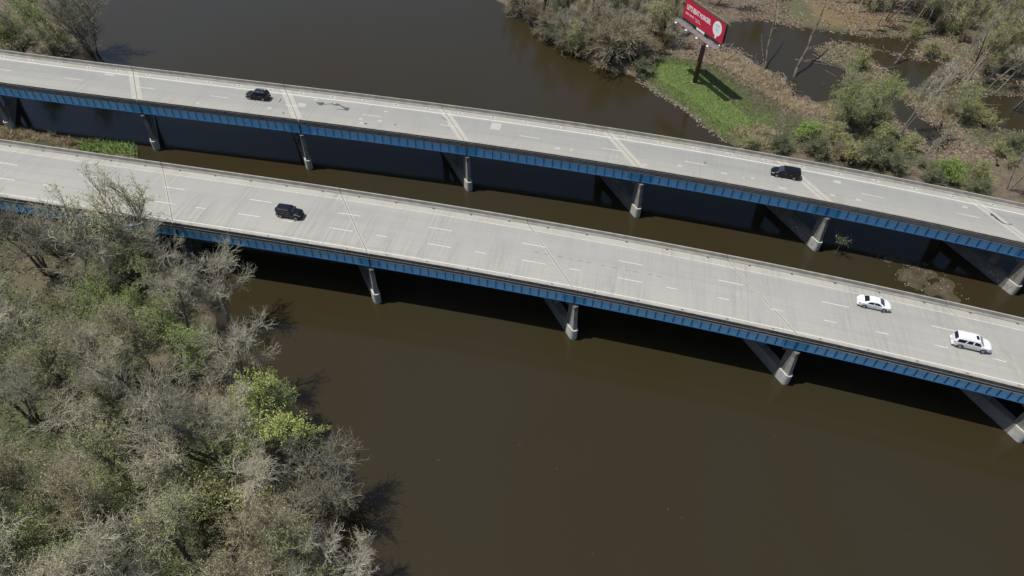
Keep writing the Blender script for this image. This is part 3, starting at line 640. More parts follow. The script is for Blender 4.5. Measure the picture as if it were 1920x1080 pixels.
def grow(seed, H, spread, stems=1, first=.3, nl=7, up=.35, gnarl=.25, n3=9, n4=5, tw=.02, lean=(0, 0), leafn=0, leafs=(.07, .14), trunk_r=.28, l1=.62, droop=0., tl=1.0):
    r = np.random.default_rng(seed); thick = []; thin = []
    def branch(p, d, L, r0, r1, nseg, wig, upw):
        pts = [np.array(p, float)]; d = np.array(d, float); d /= np.linalg.norm(d)
        for i in range(nseg):
            d = d+r.normal(0, wig, 3)+np.array([0, 0, upw]); d /= np.linalg.norm(d); pts.append(pts[-1]+d*L/nseg)
        R = np.linspace(r0, r1, nseg+1); return pts, R
    def emit(pts, R, dst):
        for i in range(len(pts)-1): dst.append([*pts[i], R[i], *pts[i+1], R[i+1]])
    def along(pts, t):
        u = t*(len(pts)-1); i = min(int(u), len(pts)-2); f = u-i; return pts[i]*(1-f)+pts[i+1]*f, (pts[i+1]-pts[i])/np.linalg.norm(pts[i+1]-pts[i])
    def side(d, ang):
        a = r.normal(0, 1, 3); a -= d*(a@d); a /= np.linalg.norm(a)+1e-9; return d*math.cos(ang)+a*math.sin(ang)
    l2 = []
    for s in range(stems):
        an = 2*math.pi*(s+r.random()*.5)/stems; ln = 0 if stems == 1 else .22+.2*r.random()
        d0 = np.array([lean[0]+math.cos(an)*ln, lean[1]+math.sin(an)*ln, 1.]); tr = trunk_r*(1 if stems == 1 else .7)
        pts, R = branch((math.cos(an)*.2*(stems > 1), math.sin(an)*.2*(stems > 1), -.6), d0, H*.86, tr, tr*.22, 9, gnarl*.28, .02); emit(pts, R, thick)
        for i in range(nl):
            t = first+(1-first)*(i+r.random()*.7)/nl; p, d = along(pts, min(t, .99)); f = 1-abs(t-.5)*.5
            q, Rq = branch(p, side(d, r.uniform(.55, 1.15)*(1.1-.4*t)), spread*l1*r.uniform(.75, 1.25)*f*1.5, tr*.42*(1.15-t)+.035, .03, 6, gnarl, up*.35); emit(q, Rq, thick); l2.append(q)
        l2.append(pts[-4:])
    l3 = []
    for q in l2:
        L = sum(np.linalg.norm(q[i+1]-q[i]) for i in range(len(q)-1))
        for i in range(n3):
            t = .22+.78*(i+r.random())/n3; p, d = along(q, min(t, .99))
            w_, Rw = branch(p, side(d, r.uniform(.4, 1.0)), L*r.uniform(.25, .5)*(1.15-.5*t)+.5, .05*(1.2-t)+.016, .013, 4, gnarl*1.1, up*.3-droop); emit(w_, Rw, thin); l3.append(w_)
    A = []; D = []
    for w_ in l3:
        for i in range(n4):
            t = .15+.85*(i+r.random())/n4; p, d = along(w_, min(t, .99)); A.append(p); D.append(d)
    A = np.array(A); D = np.array(D); n = len(A)
    def fan(A, D, L0, L1, r0, ang, upw):
        n = len(A); s = r.normal(0, 1, (n, 3)); s -= D*(s*D).sum(1, keepdims=True); s /= np.linalg.norm(s, axis=1, keepdims=True)
        an = r.uniform(ang*.6, ang*1.3, (n, 1)); d = D*np.cos(an)+s*np.sin(an)+[0, 0, upw]; d /= np.linalg.norm(d, axis=1, keepdims=True); L = r.uniform(L0, L1, (n, 1))
        m = A+d*L*.5; d2 = d+r.normal(0, .25, (n, 3))+[0, 0, upw-droop]; d2 /= np.linalg.norm(d2, axis=1, keepdims=True); e = m+d2*L*.5
        o = np.ones((n, 1)); return np.vstack([np.hstack([A, o*r0, m, o*r0*.8]), np.hstack([m, o*r0*.8, e, o*r0*.45])]), m, d2, e
    s4, m4, d4, e4 = fan(A, D, .5*tl, 1.5*tl, tw, .7, .12)
    s5, m5, d5, e5 = fan(np.vstack([m4, m4*.5+e4*.5]), np.vstack([d4, d4]), .3*tl, .9*tl, tw*.75, .8, .1)
    tv = tubes(thick, 7); th = np.array(thin); a = tubes(th, 4); b = tubes(s4, 3); c = tubes(s5, 3)
    V = np.vstack([a[0], b[0], c[0]]); Q = np.vstack([a[1], b[1]+len(a[0]), c[1]+len(a[0])+len(b[0])])
    lf = None
    if leafn:
        E = np.vstack([e4, e5, m5]); k = r.integers(0, len(E), leafn); c_ = E[k]+r.normal(0, .10, (leafn, 3)); s = r.uniform(leafs[0], leafs[1], leafn)[:, None]
        u = r.normal(0, 1, (leafn, 3)); u /= np.linalg.norm(u, axis=1, keepdims=True); v = np.cross(u, r.normal(0, 1, (leafn, 3))); v /= np.linalg.norm(v, axis=1, keepdims=True)
        lf = np.stack([c_-u*s, c_+v*s*.6, c_+u*s, c_-v*s*.6], 1)
    return tv, (V, Q), lf
PROTO = {}
def proto(key, bark, twig, leaf=None, **kw):
    tv, cr, lf = grow(**kw)
    a = indexed('trunk', tv[0], tv[1], MT[bark]); b = indexed('crown', cr[0], cr[1], MT[twig])
    c = None
    if lf is not None:
        o = fastmesh('leaves', lf, 4, MT[leaf]); c = o.data; bpy.data.objects.remove(o)
    PROTO[key] = (a, b, c, kw['H'])
# big riverside trees
proto('bareA', 'bark', 'twig_mid', seed=1, H=15, spread=5.3, stems=1, nl=10, gnarl=.24, n3=12, n4=8, tw=.017, trunk_r=.32, up=.5)
proto('bareB', 'bark_dk', 'twig_grey', seed=2, H=14, spread=5.5, stems=3, nl=5, gnarl=.26, n3=10, n4=6, tw=.02, trunk_r=.36, first=.4)
proto('tanA', 'bark', 'twig_brown', 'bud_tan', seed=3, H=15, spread=6, stems=1, nl=10, gnarl=.32, n3=12, n4=7, tw=.02, leafn=4500, leafs=(.035, .08), trunk_r=.36)
proto('tanB', 'bark', 'twig_pale', 'bud_tan', seed=4, H=14, spread=6, stems=2, nl=6, gnarl=.34, n3=12, n4=7, tw=.023, leafn=3200, leafs=(.035, .08), trunk_r=.34)
proto('oliveA', 'bark_dk', 'twig_grey', 'bud_olive', seed=5, H=13, spread=5, stems=1, nl=9, gnarl=.26, n3=10, n4=6, tw=.019, leafn=6500, leafs=(.04, .085), trunk_r=.28)
proto('vase', 'bark', 'twig_pale', 'leaf_pale', seed=6, H=20, spread=5.5, stems=4, nl=5, gnarl=.16, n3=7, n4=3, tw=.018, leafn=9000, leafs=(.05, .11), trunk_r=.42, first=.4, up=.7)
proto('greenA', 'bark_dk', 'twig_grey', 'leaf_green', seed=8, H=10, spread=4.4, stems=2, nl=6, gnarl=.24, n3=9, n4=6, tw=.015, leafn=13000, leafs=(.045, .10), trunk_r=.2)
proto('yellow', 'bark', 'twig_grey', 'leaf_yellow', seed=9, H=12, spread=4.8, stems=2, nl=7, gnarl=.22, n3=9, n4=5, tw=.015, leafn=15000, leafs=(.05, .11), trunk_r=.24)
proto('whiteA', 'bark', 'twig_pale', seed=10, H=15, spread=4.6, stems=2, nl=6, gnarl=.2, n3=10, n4=5, tw=.024, trunk_r=.27, first=.35, up=.6)
proto('fan', 'bark_dk', 'twig_grey', seed=11, H=9, spread=5, stems=5, nl=5, gnarl=.12, n3=9, n4=6, tw=.02, trunk_r=.2, first=.2, up=.5, tl=.9)
proto('giant', 'bark_dk', 'twig_pale', seed=31, H=20, spread=6, stems=1, nl=8, gnarl=.2, n3=9, n4=5, tw=.024, trunk_r=.75, first=.42)
# slim swamp trees
proto('slimA', 'bark', 'twig_grey', seed=12, H=14, spread=2.1, nl=7, gnarl=.16, n3=5, n4=3, tw=.018, trunk_r=.24, first=.5, up=.5)
proto('slimK', 'bark_dk', 'twig_mid', seed=41, H=15, spread=3.4, stems=2, nl=6, gnarl=.2, n3=7, n4=5, tw=.018, trunk_r=.3, first=.4, up=.4)
proto('slimB', 'bark', 'twig_brown', 'bud_olive', seed=13, H=16, spread=2.8, nl=8, gnarl=.18, n3=6, n4=4, tw=.018, leafn=2600, leafs=(.05, .10), trunk_r=.25, first=.5, up=.5)
proto('slimC', 'bark_dk', 'twig_grey', 'bud_olive', seed=14, H=10, spread=2.8, nl=8, gnarl=.2, n3=7, n4=4, tw=.016, leafn=3200, leafs=(.05, .10), trunk_r=.12, first=.3, up=.5)
proto('slimD', 'bark', 'twig_pale', seed=18, H=11, spread=2.6, nl=6, gnarl=.2, n3=6, n4=4, tw=.022, trunk_r=.13, first=.4, up=.6)
# shrubs
proto('brush', 'bark_dk', 'twig_brown', seed=15, H=4.5, spread=3.4, stems=6, nl=4, gnarl=.3, n3=7, n4=5, tw=.022, trunk_r=.09, first=.15, up=.2, tl=.8)
proto('shrubD', 'bark_dk', 'twig_grey', 'leaf_dark', seed=16, H=3.2, spread=2.2, stems=5, nl=4, gnarl=.25, n3=6, n4=4, tw=.016, leafn=4200, leafs=(.05, .11), trunk_r=.07, first=.15, up=.3, tl=.6)
proto('shrubG', 'bark_dk', 'twig_brown', 'leaf_bright', seed=17, H=3.4, spread=2.1, stems=5, nl=4, gnarl=.22, n3=6, n4=4, tw=.014, leafn=7500, leafs=(.05, .11), trunk_r=.06, first=.15, up=.4, tl=.6)
proto('shrubO', 'bark_dk', 'twig_brown', 'bud_olive', seed=19, H=3.6, spread=2.5, stems=5, nl=4, gnarl=.24, n3=6, n4=4, tw=.016, leafn=4600, leafs=(.05, .11), trunk_r=.07, first=.15, up=.3, tl=.7)
rt = random.Random(11)
def tree(key, px, py, H, label, name='bare_tree', cat='tree', group=None, fr=None, lean=(0, 0), wide=1.0, rz=None):
    """fr: the photo position is that of the crown at this share of the height (0: the foot of the trunk)"""
    a, b, c, H0 = PROTO[key]; p = at(px, py, .5+(fr or 0)*H); g = max(gh(p[0], p[1]), -.2)
    root = empty(name, (p[0], p[1], g), rt.uniform(0, 6.28) if rz is None else rz); s = H/H0; root.scale = (s*wide, s*wide, s)
    if lean != (0, 0):
        root.rotation_euler = (0, 0, 0); root.rotation_mode = 'QUATERNION'
        v = Vector((lean[0], lean[1], 1)).normalized(); root.rotation_quaternion = v.to_track_quat('Z', 'Y') @ Matrix.Rotation(rt.uniform(0, 6.28), 3, 'Z').to_quaternion()
    new_obj('trunk', a, None, root); new_obj('crown', b, None, root)
    if c: new_obj('leaves', c, None, root)
    tag(root, label, cat, group); last_root[0] = root; return root
last_root = [None]
def spot(px, py):
    if px < 1280: return 'left of the billboard, '+('nearest the river' if px < 1110 else 'in the middle' if px < 1200 else 'closest to the billboard')
    if px < 1600: return 'at the top edge '+('behind the billboard' if px < 1400 else 'above the main pool')
    if px < 1760: return 'above the second pool'+(', touching the top edge' if py < 10 else '')
    return ('in the top right corner' if py < 50 else 'above the right-hand pool' if py < 120 else 'just behind the right-hand pool')+(', at the right edge' if px > 1880 else '')
# --- wood on the near left bank (crown positions)
W = [('vase', 238, 524, 19.5, 0, 'tall pale budding tree with many upright stems overlapping the near bridge', 'budding_tree'),
     ('whiteA', 292, 545, 19, 0, 'tall bare tree with open twigs just right of the pale budding tree', 'bare_tree'),
     ('bareA', 352, 545, 13.5, 0, 'bare pale-limbed tree in front of the near bridge girder', 'bare_tree'),
     ('bareB', 40, 440, 15, .65, 'dark multi-stemmed bare tree by the near bridge at the left edge', 'bare_tree'),
     ('bareB', 125, 465, 13, .6, 'dark grey bare tree under the left flank of the tall budding tree', 'bare_tree'),
     ('bareA', 400, 540, 15, .62, 'bare pale tree leaning over the water below the bridge shadow', 'bare_tree'),
     ('bareA', 45, 590, 14, .65, 'grey bare tree with curved pale limbs below the leftmost dark tree', 'bare_tree'),
     ('oliveA', 245, 500, 12, .6, 'green-tinged tree at the foot of the tall budding tree', 'budding_tree'),
     ('greenA', 190, 590, 9, .6, 'small bright yellow-green tree deep in the near wood', 'leafy_tree'),
     ('bareA', 320, 560, 14, .65, 'grey crooked bare tree behind the light green tree by the shore', 'bare_tree'),
     ('greenA', 350, 620, 10, .6, 'light green leafing tree near the shore of the near wood', 'leafy_tree'),
     ('bareA', 428, 672, 14.5, .62, 'bare white-limbed tree reaching out over the river above its dark reflection', 'bare_tree'),
     ('tanA', 255, 660, 14, .65, 'broad tan budding tree in the middle of the near wood', 'budding_tree'),
     ('oliveA', 95, 690, 13, .65, 'olive budding tree at the left of the near wood', 'budding_tree'),
     ('bareB', 20, 740, 13, .6, 'purplish grey bare tree at the left edge below the olive tree', 'bare_tree'),
     ('bareB', 338, 842, 17, 0, 'bare tree with thick dark trunks clustered in the middle of the wood', 'bare_tree'),
     ('tanB', 140, 770, 13, .62, 'tan budding tree with pale limbs left of the dark trunk cluster', 'budding_tree'),
     ('yellow', 525, 785, 13, .6, 'yellow-green leafy tree jutting over the river', 'leafy_tree'),
     ('greenA', 455, 800, 10, .6, 'green leafy tree directly behind the yellow-green riverside tree', 'leafy_tree'),
     ('tanA', 60, 870, 15, .65, 'large tan budding tree at the left edge of the near wood', 'budding_tree'),
     ('oliveA', 210, 860, 13, .62, 'olive green tree between the large tan trees', 'budding_tree'),
     ('tanB', 330, 880, 15, .65, 'big tan and green tree with crooked pale limbs in the lower wood', 'budding_tree'),
     ('tanB', 440, 890, 14, .62, 'pale budded tree at the shore side of the lower wood', 'budding_tree'),
     ('fan', 605, 905, 11, .6, 'fine grey fan-shaped bare tree at the water edge', 'bare_tree'),
     ('whiteA', 640, 1000, 13, .6, 'white bare tree at the tip of the near wood', 'bare_tree'),
     ('oliveA', 560, 1030, 13, .6, 'olive tree inland of the white bare tree', 'budding_tree'),
     ('tanA', 450, 1010, 15, .65, 'tan budding tree with a dark forked trunk near the bottom edge', 'budding_tree'),
     ('oliveA', 320, 1010, 14, .62, 'olive budding tree left of the forked dark trunk', 'budding_tree'),
     ('tanA', 185, 980, 14, .62, 'tan budding tree in the lower left wood among olive crowns', 'budding_tree'),
     ('greenA', 150, 940, 9, .6, 'small bright green tree in a gap of the lower left wood', 'leafy_tree'),
     ('tanB', 55, 1010, 15, .65, 'tan tree with curved pale limbs in the bottom left corner', 'budding_tree'),
     ('bareA', 250, 1080, 14, .65, 'bare pale-limbed tree cut by the bottom edge', 'bare_tree'),
     ('bareA', 520, 1095, 13, .6, 'bare crooked tree cut by the bottom edge near the shore', 'bare_tree'),
     ('tanA', 385, 1110, 15, .65, 'tan budding tree cut by the bottom edge in the middle of the wood', 'budding_tree'),
     ('tanB', 120, 1110, 15, .65, 'tan budding tree cut by the bottom edge at the left', 'budding_tree'),
     ('bareA', 150, 660, 13, .62, 'pale grey bare tree between the tan and the olive budding trees', 'bare_tree'),
     ('oliveA', 200, 745, 11, .6, 'low olive tree left of the dark trunk cluster', 'budding_tree'),
     ('bareA', 375, 770, 13, .62, 'grey bare tree between the dark trunks and the yellow-green tree', 'bare_tree'),
     ('whiteA', 180, 520, 12, .6, 'slender bare tree behind the small bright yellow-green tree', 'bare_tree'),
     ('greenA', 285, 590, 8, .55, 'low light green tree under grey branches in the upper part of the near wood', 'leafy_tree'),
     ('tanB', -60, 660, 15, .65, 'tan tree just inside the left edge beside the olive tree', 'budding_tree'),
     ('oliveA', -40, 930, 14, .65, 'olive tree just inside the left edge in the lower wood', 'budding_tree'),
     ('tanA', -50, 520, 14, .65, 'brown budding tree at the left edge beneath the dark bare tree', 'budding_tree')]
for key, px, py, H, fr, lab, nm in W: tree(key, px, py, H, lab, nm, group='trees of the near wood', fr=fr, lean=(.10, .0) if key == 'vase' else (0, 0), wide=1.12 if key not in ('vase', 'fan', 'yellow') else 1.0)
rf = random.Random(77); n = 0; tries = 0; done = []
while n < 20 and tries < 3000:
    tries += 1; x, y = rf.uniform(-112, -20), rf.uniform(26, 84)
    if sdist(LAND_LL, np.array([x]), np.array([y]))[0] < 3.2 or any((x-a)**2+(y-b)**2 < 36 for a, b in done) or (-52 < x < -36 and 36 < y < 50): continue
    done.append((x, y)); n += 1; k = rf.choice(['bareA', 'tanA', 'oliveA', 'tanB', 'greenA', 'shrubO', 'oliveA', 'greenA', 'tanB', 'bareA'])
    root = tree(k, 960, 540, rf.uniform(7, 10.5) if k != 'shrubO' else 5, {'bareA': 'low pale bare tree half hidden among the near wood', 'tanA': 'low brown budding tree half hidden among the near wood', 'tanB': 'low tan budding tree half hidden in the near wood', 'oliveA': 'low olive budding tree half hidden among the near wood', 'greenA': 'low light green tree half hidden among the near wood', 'shrubO': 'olive bush half hidden beneath the near wood'}[k],
        {'greenA': 'leafy_tree', 'bareA': 'bare_tree', 'shrubO': 'bush'}.get(k, 'budding_tree'), 'bush' if k == 'shrubO' else 'tree', group='low trees and bushes filling the near wood', wide=1.2)
    root.location = (x, y, max(gh(x, y), 0))
    d = sdist(LAND_LL, np.array([x]), np.array([y]))[0]; root['label'] = root['label'].replace(' half hidden', '')+(', near the river' if d < 9 else ', near the left edge' if x < -85 or (x < -68 and y < 55) else ', inland')+(' by the bridge' if y > 66 else ' halfway down' if y > 45 else ' at the bottom')
# --- far bank, left
tree('oliveA', 28, 60, 13, 'dense olive tree at the left edge above the far bridge', 'budding_tree', fr=.55, group='trees on the far left bank', wide=1.2)
tree('greenA', 75, 30, 11, 'rounded olive green tree beside the far left shore', 'leafy_tree', fr=.5, group='trees on the far left bank', wide=1.2)
tree('shrubO', 25, 92, 5, 'olive bush above the far bridge at the left edge', 'bush', 'bush', group='trees on the far left bank')
tree('oliveA', 95, 85, 9, 'dark olive tree next to the bare waterside tree', 'budding_tree', fr=.4, group='trees on the far left bank', wide=1.2)
tree('shrubO', 118, 92, 4.5, 'olive bush at the shore left of the bare waterside tree', 'bush', 'bush', group='trees on the far left bank')
tree('tanA', 120, -10, 14, 'tan budding tree cut by the top edge at the left', 'budding_tree', fr=.5, group='trees on the far left bank')
tree('fan', 176, 99, 14, 'dark many-stemmed bare tree standing at the water above the far bridge', 'bare_tree', fr=0, group='trees on the far left bank', wide=.95)
tree('oliveA', -30, 20, 13, 'olive tree in the top left corner', 'budding_tree', fr=.5, group='trees on the far left bank')
# --- far bank, right (foot positions)
G2 = 'trees on the far right bank'
for k_, px_, py_, h_, w__, lab_, nm_ in [('brush', 972, 22, 5, 1.1, 'pale brown brush at the water left of the thick trunk', 'thicket'), ('brush', 998, 38, 4.5, 1.1, 'brown brush hanging over the water at the thick trunk', 'thicket'), ('brush', 1032, 66, 5.5, 1.2, 'grey brown brush on the shore below the thick trunk', 'thicket'),
        ('brush', 1064, 92, 5, 1.2, 'brown brush at the water edge beside the bent tree', 'thicket'), ('shrubD', 1048, 74, 4, 1.2, 'dark shore bush between two brown thickets', 'bush'), ('shrubD', 1200, 138, 3, 1.2, 'dark bush at the waterline where the lawn begins', 'bush'), ('brush', 1215, 118, 4.5, 1.1, 'brown brush at the lawn corner nearest the river', 'thicket')]:
    tree(k_, px_, py_, h_, lab_, nm_, 'bush', group='bushes on the far right bank', wide=w__)
for px_, py_, h_, lab_ in [(988, 30, 13, 'bare twin-stemmed tree immediately left of the thick trunk at the water'), (956, 12, 12, 'outermost bare twin-stemmed tree on the top centre shore'), (1036, 46, 13, 'bare twin-stemmed tree just right of the thick trunk at the water'), (1072, 84, 12, 'bare twin-stemmed tree at the shore above the bent tree'),
        (1100, 60, 14, 'tall twin-stemmed bare tree behind the thickets at top centre'), (1140, 52, 14, 'tall dark-stemmed tree behind the largest thicket'), (1190, 84, 12, 'dark twin-stemmed tree between the largest thicket and the forked tree'), (1238, 84, 11, 'dark twin-stemmed tree at the pool just left of the billboard'), (1830, 120, 15, 'dark twin-stemmed tree between the upper pools at the right'), (1900, 200, 14, 'dark twin-stemmed tree beyond the right-hand pool'), (1860, 60, 15, 'dark twin-stemmed tree near the top right corner'), (1720, 40, 14, 'dark twin-stemmed tree on the bank above the second pool'), (1915, 110, 15, 'dark twin-stemmed tree at the right edge above the right-hand pool'), (1660, 40, 13, 'dark twin-stemmed tree by the brown algae patch')]:
    tree('slimK', px_, py_, h_, lab_, 'bare_tree', group=G2, lean=(.12 if px_ > 1600 else 0, 0.001))
for k_, px_, py_, h_, lab_, nm_ in [('bareA', 1060, 78, 9, 'bare crooked tree at the shore right of the thick trunk', 'bare_tree'), ('tanB', 1125, 72, 9.5, 'tan budding tree behind the brown thickets', 'budding_tree'), ('bareA', 1170, 78, 9, 'bare pale tree over the pool left of the billboard', 'bare_tree'),
        ('oliveA', 1150, 30, 10, 'olive tree high up behind the brown thickets', 'budding_tree'), ('tanB', 1195, 60, 9, 'tan budding tree left of the forked tree', 'budding_tree'), ('bareA', 1040, 40, 10, 'bare tree just right of the thick trunk', 'bare_tree'), ('bareA', 975, 8, 10, 'bare tree at the top edge nearest the river', 'bare_tree'), ('tanB', 1270, 90, 6, 'small tan tree behind the billboard pole', 'budding_tree')]:
    tree(k_, px_, py_, h_, lab_, nm_, group=G2, wide=1.05)
tree('giant', 1013, 52, 20, 'thick-trunked tree at the top of the far right shore', 'bare_tree', group=G2)
tree('whiteA', 986, 26, 12, 'drooping bare white tree left of the thick-trunked one', 'bare_tree', group=G2, wide=.8)
tree('slimC', 1093, 104, 9, 'bent bare tree rising from the water beside the brown brush', 'bare_tree', group=G2, lean=(-.35, 0), wide=1.2)
tree('brush', 1152, 118, 8.5, 'large brown bushy thicket leaning over the river', 'thicket', 'bush', group='bushes on the far right bank', wide=1.25)
tree('brush', 1185, 112, 6.5, 'brown thicket between the large one and the lawn', 'thicket', 'bush', group='bushes on the far right bank', wide=1.2)
tree('brush', 1128, 84, 6.5, 'brown thicket directly behind the large one', 'thicket', 'bush', group='bushes on the far right bank', wide=1.2)
tree('brush', 1110, 100, 5.5, 'smaller brown thicket left of the large one', 'thicket', 'bush', group='bushes on the far right bank')
tree('brush', 1085, 62, 5.5, 'grey brown thicket on the shore behind the bent tree', 'thicket', 'bush', group='bushes on the far right bank')
tree('slimB', 1216, 92, 13, 'forked tree between the brown thicket and the billboard', 'budding_tree', group=G2, wide=1.4)
tree('oliveA', 1170, 40, 12, 'olive budding tree behind the large brown thicket', 'budding_tree', group=G2, wide=.85)
tree('oliveA', 1110, 25, 12, 'olive budding tree next to the thick trunk at the top', 'budding_tree', group=G2, wide=.85)
tree('slimB', 1145, 62, 11, 'budding tree rising right behind the large brown thicket', 'budding_tree', group=G2, wide=1.2)
tree('oliveA', 1205, 22, 11, 'olive budding tree behind the forked tree', 'budding_tree', group=G2, wide=.8)
tree('slimC', 1062, 45, 10, 'small budding tree between the thick trunk and the bent tree', 'budding_tree', group=G2, wide=1.1)
tree('oliveA', 1300, -10, 11, 'olive tree behind the top of the billboard', 'budding_tree', group=G2, wide=.8)
tree('shrubO', 1240, 50, 5, 'olive bush behind the forked tree', 'bush', 'bush', group='bushes on the far right bank')
tree('slimB', 1255, 20, 13, 'slim budding tree just left of the billboard top', 'budding_tree', group=G2)
tree('shrubO', 1050, 35, 4, 'low bush at the foot of the thick-trunked tree', 'bush', 'bush', group='bushes on the far right bank')
tree('whiteA', 1690, 246, 17, 'tall bare white tree standing between the swamp pools', 'bare_tree', group=G2, lean=(.12, 0), wide=.62)
tree('greenA', 1604, 256, 12.5, 'large olive green leafy tree beside the main pool', 'leafy_tree', group=G2, wide=.95)
tree('whiteA', 1888, 358, 15, 'bare white tree at the right edge with a dark trunk', 'bare_tree', group=G2, wide=.7)
tree('slimD', 1446, 282, 9, 'small forked bare tree beside the bank behind the far bridge', 'bare_tree', group=G2, wide=.8)
tree('slimD', 1702, 330, 12, 'leaning bare tree behind the bridge, left of the lime green bush', 'bare_tree', group=G2, lean=(.2, 0), wide=.55)
tree('slimA', 1796, 325, 12, 'thin bare tree just right of the lime green bush', 'bare_tree', group=G2, lean=(.14, 0), wide=.55)
tree('slimC', 1795, 230, 9, 'olive tree between the white tree and the right-hand pool', 'budding_tree', group=G2, wide=1.25)
tree('shrubG', 1771, 338, 3.6, 'lime green bush right behind the far bridge barrier', 'bush', 'bush', group='bushes on the far right bank')
tree('shrubO', 1830, 340, 3.2, 'yellowish bush right of the lime green bush', 'bush', 'bush', group='bushes on the far right bank')
tree('shrubG', 1512, 262, 3.2, 'bright green bush left of the large leafy swamp tree', 'bush', 'bush', group='bushes on the far right bank', wide=1.2)
for i, (px, py, k, h, lab) in enumerate([(1462, 285, 'shrubD', 2.8, 'dark bush right of the small forked tree'), (1530, 292, 'shrubD', 3.2, 'dark bush below the bright green bush'), (1585, 305, 'shrubO', 3.6, 'olive bush with dead stems below the large leafy tree'),
        (1625, 312, 'shrubD', 3.6, 'dark tangled bush behind the bridge barrier'), (1668, 322, 'shrubD', 3.2, 'dark bush at the foot of the leaning bare tree'), (1560, 270, 'shrubO', 3.4, 'olive bush in front of the large leafy tree'), (1650, 270, 'shrubO', 3.2, 'olive bush below the tall white tree'),
        (1700, 285, 'shrubO', 3.0, 'olive bush beside the small dark pool'), (1625, 240, 'shrubO', 4, 'olive bush against the large leafy tree'), (1580, 232, 'shrubO', 3.6, 'olive bush on the pool side of the large leafy tree'), (1830, 370, 'shrubD', 3, 'dark bush behind the barrier near the right edge'),
        (1745, 345, 'shrubD', 2.6, 'dark bush just left of the lime green bush'), (1610, 125, 'shrubO', 3.4, 'yellow-brown bush between the two main pools'), (1404, 278, 'shrubO', 2.2, 'low tan bush at the bank end behind the barrier'), (1840, 235, 'shrubO', 3.2, 'olive bush by the right-hand pool')]):
    tree(k, px, py, h, lab, 'bush', 'bush', group='bushes on the far right bank', wide=1.15)
# leaning and slim named trunks
tree('slimA', 1757, 172, 17, 'tall thin tree leaning right over the second pool', 'bare_tree', group=G2, lean=(.42, .25), wide=.6)
tree('slimA', 1872, 168, 12, 'slim bare tree beside the small top right pool', 'bare_tree', group=G2, lean=(.3, .1), wide=.7)
GW = 'slim trees crowding the swampy wood at the top right'; rw = random.Random(21); n = 0
pl = []
while n < 150:
    if n < 112: px, py = rw.uniform(1590, 1985), rw.uniform(-30, 165)
    elif n < 134: px, py = rw.uniform(1010, 1290), rw.uniform(-40, 66)
    else: px, py = rw.uniform(1300, 1640), rw.uniform(-40, 18)
    p = at(px, py, .4)
    if py > 75 and px < 1800: continue
    if 1365 < px < 1560 and py > 0: continue
    if gh(p[0], p[1]) < .02 or any((p[0]-a)**2+(p[1]-b)**2 < 4.5 for a, b in pl): continue
    pl.append((p[0], p[1])); k = rw.choice(['slimA', 'slimB', 'slimB', 'slimA', 'slimC', 'slimD', 'slimB'])
    tree(k, px, py, rw.uniform(10, 17), {'slimA': 'slim bare grey tree crowded in the swampy wood at the top right', 'slimB': 'slim tall budding tree crowded in the swampy wood at the top right', 'slimC': 'slim short olive budding tree crowded in the swampy wood at the top right', 'slimD': 'slim pale bare tree crowded in the swampy wood at the top right'}[k],
         'budding_tree' if k in ('slimB', 'slimC') else 'bare_tree', group=GW, lean=(rw.uniform(-.05, .3), rw.uniform(-.1, .15)), wide=rw.uniform(.8, 1.3)); n += 1
    o_ = COL.objects[-1]; rt_ = last_root[0]; rt_['label'] = rt_['label'].replace('crowded in the swampy wood at the top right', spot(px, py))
n = 0
while n < 52:
    px, py = rw.choice([(rw.uniform(1760, 1950), rw.uniform(20, 220)), (rw.uniform(1700, 1960), rw.uniform(0, 160)), (rw.uniform(1000, 1300), rw.uniform(-20, 50)), (rw.uniform(1540, 1900), rw.uniform(200, 320))]); p = at(px, py, .4)
    if gh(p[0], p[1]) < .08: continue
    k = rw.choice(['shrubO', 'brush', 'brush', 'shrubD']); n += 1
    tree(k, px, py, rw.uniform(1.6, 3.6), {'shrubO': 'low olive shrub among the trees of the far right bank', 'brush': 'low brown twiggy shrub among the trees of the far right bank', 'shrubD': 'low dark shrub among the trees of the far right bank'}[k], 'shrub', 'shrub', group='undergrowth shrubs of the far right bank'); last_root[0]['label'] = last_root[0]['label'].replace('among the trees of the far right bank', spot(px, py) if py < 165 else 'between pools and bridge, '+('left half' if px < 1700 else 'right half'))

# --- dead wood
MT['dead'] = mat('weathered_dead_wood', (.20, .18, .15), .9, var=(.13, .115, .095), vscale=2, bump=.4)
MT['wetwood'] = mat('wet_dark_wood', (.05, .042, .033), .8, var=(.11, .09, .07), vscale=1.2)
def snag(name, label, px, py, tx, ty, H, r0, r1, m='wetwood', branches=0, seed=0, cat='dead tree', group=None):
    r = random.Random(seed); p = at(px, py, 0.); q = at(tx, ty, H); pts = []; rad = []
    for i in range(8):
        u = i/7; v = p*(1-u)+q*u; v = v+np.array([r.gauss(0, .06), r.gauss(0, .06), 0])*(0 < i < 7)*3; pts.append(v-p); rad.append(r0*(1-u)+r1*u)
    pts[0] = pts[0]-np.array([0, 0, .6]); root = empty(name, p); mb = MB(); mb.path(pts, rad, 8); mb.build('trunk', MT[m], root, smooth=True)
    for b in range(branches):
        u = r.uniform(.4, .95); i = int(u*6); a = pts[i]; d = np.array([r.gauss(0, 1), r.gauss(0, 1), r.uniform(.2, 1)]); d /= np.linalg.norm(d); L = r.uniform(.6, 1.8)
        mb = MB(); mb.path([a, a+d*L*.5, a+d*L+np.array([0, 0, .15])], [.05, .035, .012], 5); mb.build('branch', MT['dead'], root)
    tag(root, label, cat, group)
snag('dead_tree', 'tall thin dead tree standing in the pool nearer the billboard', 1432, 134, 1459, -6, 11, .24, .09, m='bark_dk', branches=9, seed=1)
